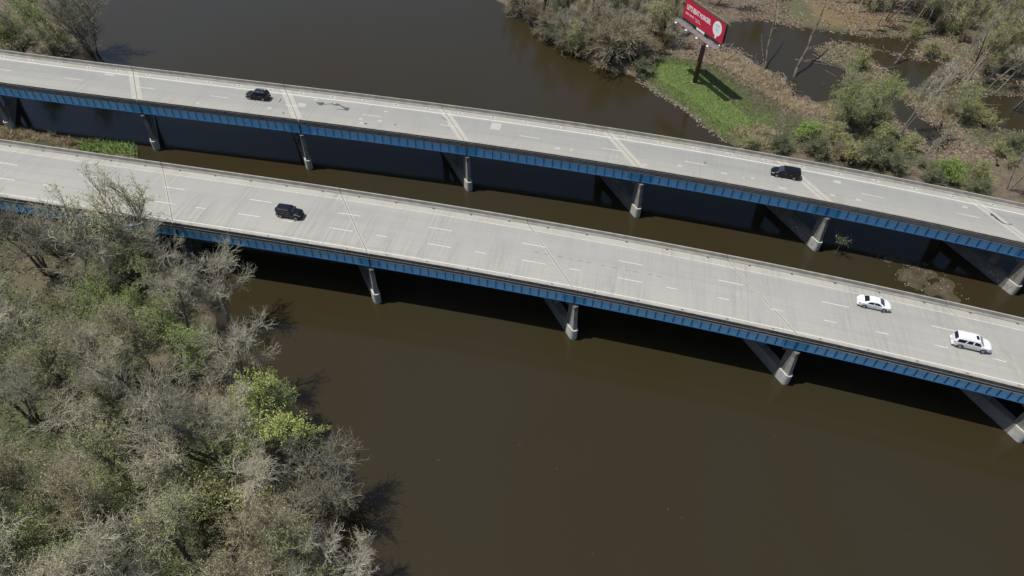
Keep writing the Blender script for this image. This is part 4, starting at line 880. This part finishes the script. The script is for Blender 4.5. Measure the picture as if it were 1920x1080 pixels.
snag('dead_tree', 'thin dark dead stem beside the tall thin dead tree', 1431, 126, 1429, 65, 5, .16, .07, m='bark_dk', branches=1, seed=2)
snag('dead_tree', 'thick branchless dead trunk leaning right in the middle of the pool', 1488, 147, 1546, 10, 11, .36, .2, m='bark_dk', branches=1, seed=3)
snag('stump', 'short broken stump at the bank edge of the pool', 1413, 121, 1419, 100, 1.9, .15, .12, seed=4, cat='stump')
snag('stump', 'leaning broken stump in the second pool', 1676, 119, 1708, 79, 4.2, .3, .18, m='bark_dk', branches=2, seed=5, cat='stump')
snag('stump', 'small dark stump at the top shore of the pool', 1548, 62, 1549, 54, .9, .13, .1, seed=6, cat='stump')
snag('stump', 'dark stump poking out of the lower end of the pool', 1543, 163, 1545, 153, .9, .12, .06, seed=7, cat='stump')
snag('stump', 'short dark stump by the small dark pool', 1763, 238, 1767, 227, 1.3, .16, .13, seed=8, cat='stump')
snag('dead_tree', 'broken pale dead stem leaning among bushes behind the bridge', 1665, 322, 1674, 288, 3.2, .12, .06, m='dead', seed=9)
snag('mooring_stake', 'dark stake standing on the shallow sandbar', 1739, 526, 1741, 514, 1.1, .13, .11, seed=10, cat='stake')
snag('stump', 'stump with a pale broken top left of the other near the right edge', 1858, 330, 1848, 310, 2.2, .28, .22, m='wetwood', seed=11, cat='stump')
snag('stump', 'stump with a pale broken top close to the white tree at the right edge', 1877, 322, 1868, 298, 2.4, .22, .16, m='wetwood', seed=12, cat='stump')
def log(label, x0, y0, x1, y1, r0=.12, r1=.05, m='dead', z=.12, br=0, seed=0, name='fallen_log'):
    a = at(x0, y0, z); b = at(x1, y1, z); r = random.Random(seed); a[2] = max(gh(a[0], a[1]), 0)+r0*.5; b[2] = max(gh(b[0], b[1]), 0)+r1*.5; root = empty(name, a); mb = MB(); pts = []
    for i in range(7): u = i/6; pts.append((b-a)*u+np.array([r.gauss(0, .07), r.gauss(0, .07), 0]))
    mb.path(pts, [r0+(r1-r0)*i/6 for i in range(7)], 7); mb.build('trunk', MT[m], root, smooth=True)
    for _ in range(br):
        p = pts[r.randrange(1, 6)]; d = np.array([r.gauss(0, 1), r.gauss(0, 1), r.uniform(.1, .6)]); d /= np.linalg.norm(d); L = r.uniform(.5, 1.6); mb = MB(); mb.path([p, p+d*L], [.04, .012], 5); mb.build('branch', MT[m], root)
    tag(root, label, 'log')
log('long pale fallen log lying across the pool to the leafy tree', 1490, 111, 1590, 128, .09, .05, br=3, seed=1)
log('pale log floating at the spit between the pools', 1510, 112, 1610, 116, .10, .06, br=2, seed=2)
log('thin pale stick floating in the lower end of the pool', 1548, 131, 1568, 143, .05, .03, seed=3)
log('pale log on the near shore of the right-hand pool', 1820, 177, 1860, 176, .07, .04, seed=4)
log('white stick floating in the right-hand pool', 1822, 195, 1880, 196, .07, .03, seed=5)
log('pale log reaching into the second pool from the spit', 1652, 130, 1686, 123, .07, .04, br=1, seed=6)
log('pale curved branch lying across the small dark pool', 1745, 254, 1764, 280, .06, .03, br=2, seed=7)
log('log with a broken white end lying near the right edge stumps', 1872, 296, 1896, 326, .09, .04, br=3, seed=8)
log('pale fallen limb on the leaf litter left of the thick trunk', 950, 32, 978, 30, .10, .04, br=3, seed=9)
log('dead limb lying at the waterline beside the lawn', 1188, 118, 1212, 98, .12, .05, m='wetwood', br=4, seed=10)
log('driftwood log on the lawn shore', 1192, 152, 1220, 164, .12, .08, br=1, seed=11, name='driftwood')
# raft of driftwood under the billboard
for i, (x0, y0, x1, y1) in enumerate([(1338, 93, 1372, 82), (1345, 98, 1378, 88), (1352, 88, 1384, 96), (1362, 100, 1376, 80), (1328, 90, 1352, 99)]):
    log('one of the pale driftwood logs heaped on the pool shore under the billboard', x0, y0, x1, y1, .15, .08, br=2, seed=20+i, name='driftwood'); COL.objects[-1]
for o in [o for o in COL.objects if o.get('label', '').startswith('one of the pale driftwood')]: o['group'] = 'driftwood logs under the billboard'
# leafy sprig in the water beside a pier
zz_ = 0.
while zz_ < 9:
    p = at(1578, 456, zz_); zz_ += .1
    if p[1] < cv('U', so('U', 1562, 383)[0]+.5, BR['U']['of'])[1]-1.3: break
MB().path([(p[0]-.5, p[1]-.2, -.6), (p[0]-.2, p[1]-.1, p[2]*.5), (p[0], p[1], p[2]-.2)], [.07, .05, .04], 6).build('stem', MT['bark_dk'], None)
stem_ = COL.objects[-1] if False else bpy.data.objects['stem']; root = empty('leafy_sapling', p); stem_.parent = root; stem_.matrix_parent_inverse = Matrix.Translation(-Vector(p)); mb = MB(); r = random.Random(4); L = []
for i in range(9):
    a = r.uniform(0, 6.28); l = r.uniform(.8, 2.0); e = np.array([math.cos(a)*l, math.sin(a)*l*.8, r.uniform(.2, 1.5)]); mb.path([np.array([0, 0, -.3]), e*.5+[0, 0, .2], e], [.05, .03, .01], 5)
    for _ in range(26):
        u = r.uniform(.35, 1.1); c = e*u+np.array([r.gauss(0, .22), r.gauss(0, .22), r.gauss(0, .12)+.1]); s = r.uniform(.06, .14); L.append([c+np.array([r.uniform(-1, 1), r.uniform(-1, 1), r.uniform(-.4, .4)])*s for _ in range(4)])
mb.build('branches', MT['bark_dk'], root); o = fastmesh('leaves', np.array([[q[0], q[1], q[2], q[3]] for q in L]), 4, MT['leaf_green'], root)
tag(root, 'thin pale green sapling rising from the water in front of a far bridge pier', 'sapling')
p = at(102, 252, .1); root = empty('brush_pile', p); mb = MB()
for i in range(22):
    a = r.uniform(0, 6.28); l = r.uniform(.8, 2.2); mb.path([np.array([0, 0, 0])+np.array([r.gauss(0, .4), r.gauss(0, .3), 0]), np.array([math.cos(a)*l, math.sin(a)*l, r.uniform(.3, 1.6)])], [.04, .012], 5)
mb.build('branches', MT['dead'], root); tag(root, 'heap of grey dead branches between the bridges at the left', 'brush pile')
#==CARS==
# ------------------------------------------------------------------ cars
MT['car_black'] = mat('black_car_paint', (.004, .0045, .008), .3, coat=.25, spec=.3)
MT['car_white'] = mat('white_car_paint', (.72, .73, .74), .3, coat=.6)
MT['glass'] = mat('dark_car_glass', (.008, .009, .012), .06, spec=.6)
MT['glass_w'] = mat('windscreen_glass', (.03, .034, .042), .08, spec=.7)
MT['tyre'] = mat('tyre_rubber', (.012, .012, .012), .85)
MT['rim'] = mat('alloy_rim', (.38, .38, .39), .35, metal=.7)
MT['plastic'] = mat('black_plastic', (.015, .015, .016), .6)
MT['lamp'] = mat('headlight_glass', (.75, .77, .80), .1, coat=1.)
MT['tail'] = mat('tail_light_glass', (.35, .01, .012), .2, coat=1.)
MT['chrome'] = mat('chrome', (.75, .75, .77), .15, metal=1.)
def car(name, label, cat, b, px, py, heading, st, spec, paint, W, groove=True, roofstuff=None, spare=False, group=None):
    """st: stations (x, zbottom, zbelt, ztop, wbelt, wtop), rear to front; heading +1 runs to growing s"""
    s, o = so(b, px, py, .75); P0 = cv(b, s, o, .008); x, y, t = cl(b, s); ang = math.atan2(t, 1)+(0 if heading > 0 else math.pi)
    root = empty(name, P0, ang); tag(root, label, cat, group); root.scale = (.965,)*3; h = np.array(st, float); N = 56
    X = np.linspace(h[0, 0], h[-1, 0], N); T = np.stack([np.interp(X, h[:, 0], h[:, i]) for i in range(6)], -1)
    for _ in range(2):
        K = T.copy(); K[1:-1] = (T[:-2]+2*T[1:-1]+T[2:])/4; T = K; T[:, 0] = X
    L0, L1 = X[0], X[-1]
    def sec(x, u):
        v = [np.interp(x, X, T[:, i]) for i in range(1, 6)]; zb, zbe, zt, wb, wt = v; sg = 1 if u >= 0 else -1; u = abs(u)
        e = min(x-L0, L1-x); rf = 1-.16*max(0, 1-e/.55)**2; wb *= rf; wt *= rf
        p = [(0, zt+.035), (wt*.62, zt+.028), (wt, zt-.02), (wb*.985, zbe), (wb, zbe-.20), (wb*.99, zb+.16), (wb*.90, zb), (0, zb)]
        i = min(int(u), 6); f = u-i; a, c = p[i], p[i+1]; return np.array([x, sg*(a[0]*(1-f)+c[0]*f), a[1]*(1-f)+c[1]*f])
    us = [0, .5, 1, 1.5, 1.85, 2, 2.15, 2.5, 2.85, 3, 3.15, 3.5, 4, 4.5, 5, 5.5, 6, 7]; U_ = [-u for u in us[:0:-1]]+us
    V = [sec(x, u) for x in X for u in U_]; m = len(U_); F = [(i*m+j, i*m+j+1, (i+1)*m+j+1, (i+1)*m+j) for i in range(N-1) for j in range(m-1)]+[tuple(range(m-1, -1, -1)), tuple(range((N-1)*m, N*m))]
    mesh('body', V, F, MT[paint], root, smooth=True)
    def patch(nm, c, material, off=.012, nx=7, nu=4, sides=(1,)):
        """c: four corners (x,u) in order"""
        for sg in sides:
            V = []
            for i in range(nx):
                a = i/(nx-1)
                for j in range(nu):
                    q = j/(nu-1); xx = (c[0][0]*(1-a)+c[1][0]*a)*(1-q)+(c[3][0]*(1-a)+c[2][0]*a)*q; uu = (c[0][1]*(1-a)+c[1][1]*a)*(1-q)+(c[3][1]*(1-a)+c[2][1]*a)*q
                    uu *= sg; p = sec(xx, uu); e = 1e-2; n_ = np.cross(sec(min(xx+e, L1), uu)-sec(max(xx-e, L0), uu), sec(xx, uu+e)-sec(xx, uu-e)); n_ /= np.linalg.norm(n_)+1e-9
                    if n_@np.array([0, p[1], p[2]-.9]) < 0: n_ = -n_
                    V.append(p+n_*off)
            F = [(i*nu+j, i*nu+j+1, (i+1)*nu+j+1, (i+1)*nu+j) for i in range(nx-1) for j in range(nu-1)]; mesh(nm, V, F, MT[material], root, smooth=True)
    for q in spec['side']: patch('side_window', q, 'glass', sides=(1, -1))
    xs, xe = spec['wind']; patch('windscreen', [(xs, -1.9), (xe[0], -1.9), (xe[0], 1.9), (xs, 1.9)] if False else [(xs, -1.72), (xe, -1.95), (xe, 1.95), (xs, 1.72)], 'glass_w', nx=6, nu=9)
    xs, xe = spec['rear']; patch('rear_window', [(xs, -1.9), (xe, -1.75), (xe, 1.75), (xs, 1.9)], 'glass', nx=6, nu=9)
    if 'sun' in spec: xs, xe = spec['sun']; patch('sunroof', [(xs, -.8), (xe, -.8), (xe, .8), (xs, .8)], 'glass', nx=4, nu=5)
    R_ = spec['r']
    for wx in spec['wheels']:
        for sg in (1, -1):
            yy = sg*(W/2-.10)
            a = MB(); n = 14                                   # dark wheel arch, on the body side
            Vv = [(wx, sg*(W/2+.004), R_)]+[(wx+(R_+.07)*math.cos(math.pi*i/n), sg*(W/2+.004), R_-.02+(R_+.08)*math.sin(math.pi*i/n)) for i in range(n+1)]
            a.add(Vv, [(0, i, i+1) if sg < 0 else (0, i+1, i) for i in range(1, n+1)]); a.build('wheel_arch', MT['plastic'], root)
            w_ = MB().cyl((wx, yy-sg*.1, R_), (wx, yy+sg*.125, R_), R_, R_, 18).build('wheel', MT['tyre'], root)
            MB().cyl((wx, yy+sg*.126, R_), (wx, yy+sg*.14, R_), R_*.66, R_*.58, 14).build('rim', MT['rim'], w_)
            sp_ = MB()
            for k in range(5):
                an = k*1.257; sp_.cyl((wx+R_*.38*math.cos(an), yy+sg*.141, R_+R_*.38*math.sin(an)), (wx+R_*.38*math.cos(an), yy+sg*.146, R_+R_*.38*math.sin(an)), R_*.11, R_*.11, 6)
            sp_.build('rim_hole', MT['plastic'], w_)
    zb = spec.get('lz', .68)
    for sg in (1, -1):
        patch('headlight', [(L1-.50, 3.05), (L1-.05, 3.05), (L1-.05, 3.7), (L1-.40, 3.5)], 'lamp', off=.012, nx=4, nu=3, sides=(sg,))
        patch('tail_light', [(L0+.03, 3.0), (L0+.26, 3.0), (L0+.2, 3.9), (L0+.03, 3.9)], 'tail', off=.012, nx=3, nu=3, sides=(sg,))
        mx = spec['mir']; p = sec(mx, sg*2.95); MB().cyl(p, p+np.array([.02, sg*.2, .04]), .035, .03, 6).box(p[0]-.06, p[0]+.09, min(p[1]+sg*.12, p[1]+sg*.30), max(p[1]+sg*.12, p[1]+sg*.30), p[2]-.05, p[2]+.13).build('wing_mirror', MT[paint], root)
        for dx in spec['doors']:
            p = sec(dx, sg*3.35); MB().box(dx-.09, dx+.09, min(p[1], p[1]+sg*.03), max(p[1], p[1]+sg*.03), p[2]-.02, p[2]+.02).build('door_handle', MT['chrome' if paint == 'car_black' else paint], root)
            patch('door_seam', [(dx-.16, 3.02), (dx-.145, 3.02), (dx-.145, 5.3), (dx-.16, 5.3)], 'plastic', off=.006, nx=2, nu=6, sides=(sg,))
    fb = sec(L1, 4.6); MB().box(L1-.02, L1+.02, -abs(fb[1])*.62, abs(fb[1])*.62, .48, .68).build('grille', MT['plastic'], root)
    MB().box(L1-.10, L1+.07, -W*.40, W*.40, .28, .46).build('front_bumper', MT[spec.get('bump', paint)], root)
    MB().box(L0-.08, L0+.1, -W*.42, W*.42, .32, .54).build('rear_bumper', MT[spec.get('bump', paint)], root)
    MB().box(L0-.095, L0-.082, -.16, .16, .56, .70).build('number_plate', MT['paint'], root)
    if roofstuff:
        xa_, xb_ = roofstuff; rm = MT[spec.get('rail', 'chrome')]; zt = sec((xa_+xb_)/2, 1.6)[2]; yw = abs(sec((xa_+xb_)/2, 1.6)[1])
        for sg in (1, -1): MB().path([(xa_, sg*yw, zt), (xa_+.12, sg*yw, zt+.075), (xb_-.12, sg*yw, zt+.075), (xb_, sg*yw, zt)], [.025]*4, 6).build('roof_rail', rm, root)
        for xx in (xa_+.45, xb_-.45): MB().box(xx-.03, xx+.03, -yw, yw, zt+.06, zt+.09).build('roof_bar', rm, root)
    if spare:
        w_ = MB().cyl((L0-.26, 0, 1.0), (L0-.04, 0, 1.0), .37, .37, 18).build('spare_wheel', MT['tyre'], root); MB().cyl((L0-.275, 0, 1.0), (L0-.262, 0, 1.0), .2, .2, 12).build('rim', MT['rim'], w_)
    return root
GC = 'vehicles driving on the two bridges'
SED = [(-2.38, .42, .82, .86, .78, .70), (-2.25, .28, .92, 1.02, .88, .74), (-1.75, .22, .97, 1.09, .91, .70), (-.95, .20, .98, 1.40, .92, .60), (-.1, .20, .97, 1.47, .92, .60), (.55, .20, .96, 1.40, .92, .60), (1.35, .20, .93, 1.0, .92, .76), (2.0, .22, .84, .90, .89, .72), (2.38, .34, .66, .72, .76, .60)]
car('white_sedan', 'white four-door sedan with dark windows in the upper lane of the near bridge', 'car', 'L', 1640, 567, 1, SED, dict(
    side=[[(-1.25, 2.9), (-.25, 2.9), (-.25, 2.25), (-.85, 2.3)], [(-.18, 2.9), (1.0, 2.9), (.5, 2.3), (-.18, 2.25)]], wind=(.58, 1.28), rear=(-1.62, -.98), wheels=(-1.42, 1.42), r=.33, mir=.85, doors=(-.85, .15)), 'car_white', 1.84, group=GC)
SUVB = [(-2.58, .48, 1.08, 1.15, .90, .80), (-2.52, .36, 1.12, 1.5, .98, .80), (-2.28, .30, 1.15, 1.84, 1.0, .76), (-1.0, .28, 1.15, 1.92, 1.0, .77), (.35, .28, 1.14, 1.90, 1.0, .77), (.72, .28, 1.14, 1.80, 1.0, .78), (1.35, .28, 1.12, 1.20, 1.0, .84), (2.2, .32, 1.06, 1.13, .98, .80), (2.58, .42, .86, .94, .88, .72)]
car('white_suv', 'large white wagon with roof bars and sunroof on the near bridge at the right', 'car', 'L', 1822, 642, 1, SUVB, dict(
    side=[[(-2.3, 2.9), (-1.25, 2.9), (-1.05, 2.25), (-2.15, 2.25)], [(-1.05, 2.9), (-.22, 2.9), (-.22, 2.25), (-.85, 2.25)], [(-.02, 2.9), (1.1, 2.9), (.68, 2.28), (-.02, 2.25)]], wind=(.72, 1.32), rear=(-2.53, -2.25), sun=(.1, .5), wheels=(-1.55, 1.55), r=.40, mir=.95, doors=(-.75, .25), rail='car_white'), 'car_white', 2.0, roofstuff=(-2.0, .0), group=GC)
JEEP = [(-2.15, .50, 1.05, 1.12, .86, .80), (-2.10, .42, 1.10, 1.72, .88, .78), (-1.9, .36, 1.12, 1.80, .90, .77), (.2, .34, 1.12, 1.82, .90, .77), (.55, .34, 1.12, 1.72, .90, .78), (.95, .34, 1.12, 1.18, .90, .82), (1.9, .38, 1.06, 1.12, .87, .72), (2.15, .46, .90, .98, .80, .64)]
car('black_suv', 'black boxy off-roader with rear spare wheel in the middle lane of the near bridge', 'car', 'L', 543, 398, 1, JEEP, dict(
    side=[[(-1.95, 2.9), (-1.15, 2.9), (-1.15, 2.25), (-1.88, 2.25)], [(-1.05, 2.9), (-.3, 2.9), (-.3, 2.25), (-1.05, 2.25)], [(-.2, 2.9), (.72, 2.9), (.5, 2.28), (-.2, 2.25)]], wind=(.58, .90), rear=(-2.12, -2.0), wheels=(-1.32, 1.36), r=.38, mir=.66, doors=(-.9, 0), bump='plastic'), 'car_black', 1.82, spare=True, group=GC)
SUVC = [(-2.3, .48, 1.0, 1.08, .86, .78), (-2.24, .36, 1.05, 1.45, .90, .76), (-2.0, .30, 1.06, 1.74, .92, .70), (-.6, .28, 1.06, 1.80, .92, .70), (.35, .28, 1.05, 1.76, .92, .70), (1.05, .28, 1.04, 1.12, .92, .80), (1.95, .32, .98, 1.04, .88, .74), (2.3, .42, .80, .88, .80, .64)]
car('black_suv', 'black utility wagon with silver roof bars on the far bridge at the left', 'car', 'U', 483, 177.5, -1, SUVC, dict(
    side=[[(-2.0, 2.9), (-1.15, 2.9), (-1.0, 2.25), (-1.85, 2.25)], [(-.95, 2.9), (-.2, 2.9), (-.2, 2.25), (-.85, 2.25)], [(-.1, 2.9), (.85, 2.9), (.42, 2.28), (-.1, 2.25)]], wind=(.42, 1.0), rear=(-2.27, -2.02), sun=(-.3, .15), wheels=(-1.38, 1.42), r=.36, mir=.75, doors=(-.75, .15)), 'car_black', 1.84, roofstuff=(-1.8, .1), group=GC)
VAN = [(-2.55, .45, 1.0, 1.08, .90, .80), (-2.5, .33, 1.04, 1.5, .96, .80), (-2.25, .24, 1.05, 1.70, .98, .76), (-.6, .20, 1.05, 1.76, .99, .76), (.55, .20, 1.04, 1.70, .99, .76), (1.5, .20, 1.0, 1.12, .98, .82), (2.2, .24, .88, .94, .94, .76), (2.55, .36, .70, .78, .80, .62)]
car('black_minivan', 'black minivan on the far bridge at the right beside the expansion joint', 'van', 'U', 1474, 323, -1, VAN, dict(
    side=[[(-2.25, 2.9), (-1.3, 2.9), (-1.25, 2.25), (-2.1, 2.25)], [(-1.2, 2.9), (-.2, 2.9), (-.2, 2.25), (-1.15, 2.25)], [(-.1, 2.9), (1.15, 2.9), (.6, 2.28), (-.1, 2.25)]], wind=(.6, 1.45), rear=(-2.52, -2.28), wheels=(-1.5, 1.55), r=.35, mir=1.0, doors=(-.9, .1)), 'car_black', 1.98, group=GC)

# ------------------------------------------------------------------ billboard
MT['rust'] = mat('rust_brown_steel', (.115, .045, .032), .7, var=(.075, .03, .024), vscale=.8)
MT['red'] = mat('red_poster', (.47, .012, .045), .6, var=(.40, .010, .036), vscale=.5)
MT['white'] = mat('white_print', (.82, .80, .80), .6)
MT['pale'] = mat('pale_print', (.72, .76, .76), .6)
MT['inkgrey'] = mat('grey_print', (.22, .25, .27), .6)
MT['pink'] = mat('pink_print', (.72, .42, .48), .6)
MT['walk'] = mat('grey_catwalk_grating', (.15, .135, .135), .8, var=(.10, .09, .09), vscale=2)
MT['frame_dk'] = mat('dark_billboard_frame', (.05, .048, .05), .7)
MT['lamp_w'] = mat('white_lamp_housing', (.75, .74, .72), .5)
pb = at(1302, 156, 1.1); zg = gh(pb[0], pb[1])
rdir = np.array([.462, -.887, 0]); rdir /= np.linalg.norm(rdir); fdir = np.array([-rdir[1], rdir[0], 0])*-1     # out of the front face
ang = math.atan2(rdir[1], rdir[0]); bb = empty('billboard', (pb[0], pb[1], zg), ang)
tag(bb, 'red poster billboard with white oval on a rust brown pole above the green bank', 'billboard')
# local axes: x along the panel (to the right of the front face), y behind the face, z up
PZ, PH, PL = 12.65, 4.2, 13.9; PC = -.8; FY = -1.0
x0, x1 = PC-PL/2, PC+PL/2
MB().cyl((0, 0, -.5), (0, 0, PZ-.2), .56, .50, 20).build('pole', MT['rust'], bb, smooth=True)
MB().cyl((0, 0, -.1), (0, 0, .12), .8, .8, 16).build('pole_footing', MT['conc'], bb)
MB().cyl((x0+1, 0, PZ-.35), (x1-1, 0, PZ-.35), .36, .36, 12).build('cross_beam', MT['rust'], bb, smooth=True)
for i in range(7):                                                    # poster in vertical strips a hair apart
    a = x0+PL*i/7; MB().box(a+.008, a+PL/7-.008, FY, FY+.10, PZ, PZ+PH).build('poster_panel', MT['red'], bb)
MB().box(x0-.12, x1+.12, FY+.02, FY+.09, PZ-.14, PZ-.004).box(x0-.12, x1+.12, FY-.02, FY+.16, PZ+PH+.004, PZ+PH+.13).box(x0-.13, x0-.004, FY-.02, FY+.16, PZ, PZ+PH).box(x1+.004, x1+.13, FY-.02, FY+.16, PZ, PZ+PH).build('poster_frame', MT['rust'], bb)
MB().box(x0, x1, -.45, -.35, PZ, PZ+PH).build('rear_panel', MT['frame_dk'], bb)
MB().box(x0-.1, x1+.1, -.47, -.31, PZ+PH+.004, PZ+PH+.12).build('rear_frame', MT['dead'], bb)
for i in range(9):
    xx = x0+.3+(PL-.6)*i/8; MB().box(xx-.06, xx+.06, FY+.105, FY+.22, PZ-.6, PZ+PH-.05).box(xx-.06, xx+.06, -.58, -.455, PZ-.6, PZ+PH-.05).box(xx-.05, xx+.05, FY+.23, -.59, PZ+1.9, PZ+2.0).build('upright', MT['frame_dk'], bb)
MB().box(x0, x1, FY-.02, FY+.02, PZ-.62, PZ-.15).build('apron', MT['black'], bb)
for i in range(8):
    a = x0-.5+(PL+.9)*i/8; MB().box(a+.04, a+(PL+.9)/8-.04, FY-1.95, FY-.45, PZ-.70, PZ-.62).build('catwalk_panel', MT['walk'], bb)
    MB().box(a-.03, a+.03, FY-2.0, FY-.03, PZ-.86, PZ-.71).build('bracket', MT['frame_dk'], bb)
for i in range(4):
    xx = x0+1.2+(PL-2.4)*i/3; MB().cyl((xx, FY-2.0, PZ-.7), (xx, FY-2.5, PZ-.6), .035, .035, 6).build('lamp_arm', MT['frame_dk'], bb); MB().box(xx-.3, xx+.3, FY-2.75, FY-2.45, PZ-.6, PZ-.42).build('lamp', MT['lamp_w'], bb)
MB().box(x1-.35, x1-.05, FY-.40, FY-.14, PZ-.5, PZ-.25).build('lamp', MT['lamp_w'], bb)
MB().box(PC-1.6, PC+1.25, FY-.10, FY-.04, PZ-.56, PZ-.16).build('name_plate', MT['lamp_w'], bb)
def text(s, x, z, size, sx, material, off=.0):
    c = bpy.data.curves.new('print', 'FONT'); c.body = s; c.size = size; c.offset = off; c.extrude = .004
    o = bpy.data.objects.new('tmp', c); COL.objects.link(o); dg = bpy.context.evaluated_depsgraph_get(); me = bpy.data.meshes.new_from_object(o.evaluated_get(dg)); bpy.data.objects.remove(o)
    me.materials.clear(); w0 = max(v.co.x for v in me.vertices)
    for v in me.vertices:
        X_, Y_, Z_ = v.co; v.co = (x+X_*sx/w0, FY-.012-Z_, z+Y_)
    q = new_obj('lettering', me, MT[material], bb); return q
text("LET'S BEAT HUNGER.", x0+.75, PZ+2.12, 1.42, 8.55, 'white', .035)
# second, smaller line: block letters too small to read
def glyphs(x, z, ws, h, material, gap=.07):
    mb = MB()
    for w_ in ws:
        if w_ > 0: mb.box(x, x+w_*.38, FY-.014, FY-.004, z, z+h); mb.box(x+w_*.5, x+w_, FY-.014, FY-.004, z+h*.08, z+h*.92)
        x += abs(w_)+gap
    mb.build('small_print', MT[material], bb)
glyphs(x0+.7, PZ+.95, [.3, .3, .3, .12, -.1, .3, .3, -.02, .3, .3], .5, 'pink')
glyphs(x0+4.1, PZ+1.12, [.16]*9, .22, 'pink', .05); glyphs(x0+4.4, PZ+.72, [.16]*9, .22, 'pink', .05)
ox, oz = x1-2.3, PZ+2.32
def ell(rx, rz, y, material, nm):
    n = 36; V = [(ox+rx*math.cos(2*math.pi*i/n), y, oz+rz*math.sin(2*math.pi*i/n)) for i in range(n)]; V += [(a, y+.006, c) for a, _, c in V]
    mesh(nm, V, [tuple(range(n)), tuple(range(2*n-1, n-1, -1))]+[(i, n+i, n+(i+1) % n, (i+1) % n) for i in range(n)], MT[material], bb)
ell(1.42, 1.55, FY-.012, 'white', 'oval'); ell(1.26, 1.39, FY-.020, 'pale', 'oval')
mesh('oval_handle', [(ox-.28, FY-.008, PZ+.28), (ox+.28, FY-.008, PZ+.28), (ox+.2, FY-.008, PZ+.86), (ox-.2, FY-.008, PZ+.86), (ox-.28, FY-.002, PZ+.28), (ox+.28, FY-.002, PZ+.28), (ox+.2, FY-.002, PZ+.86), (ox-.2, FY-.002, PZ+.86)], BOXF, MT['white'], bb)
mb = MB()
for (a, c, z, hh) in ((-.75, .72, .55, .20), (-.8, .5, .02, .07), (-.62, .66, -.18, .07), (-.7, .2, -.38, .07), (-.2, .55, -.62, .1)):
    x = a
    while x < c: mb.box(ox+x, ox+x+.1, FY-.03, FY-.021, oz+z, oz+z+hh); x += .15
mb.build('small_print', MT['inkgrey'], bb)
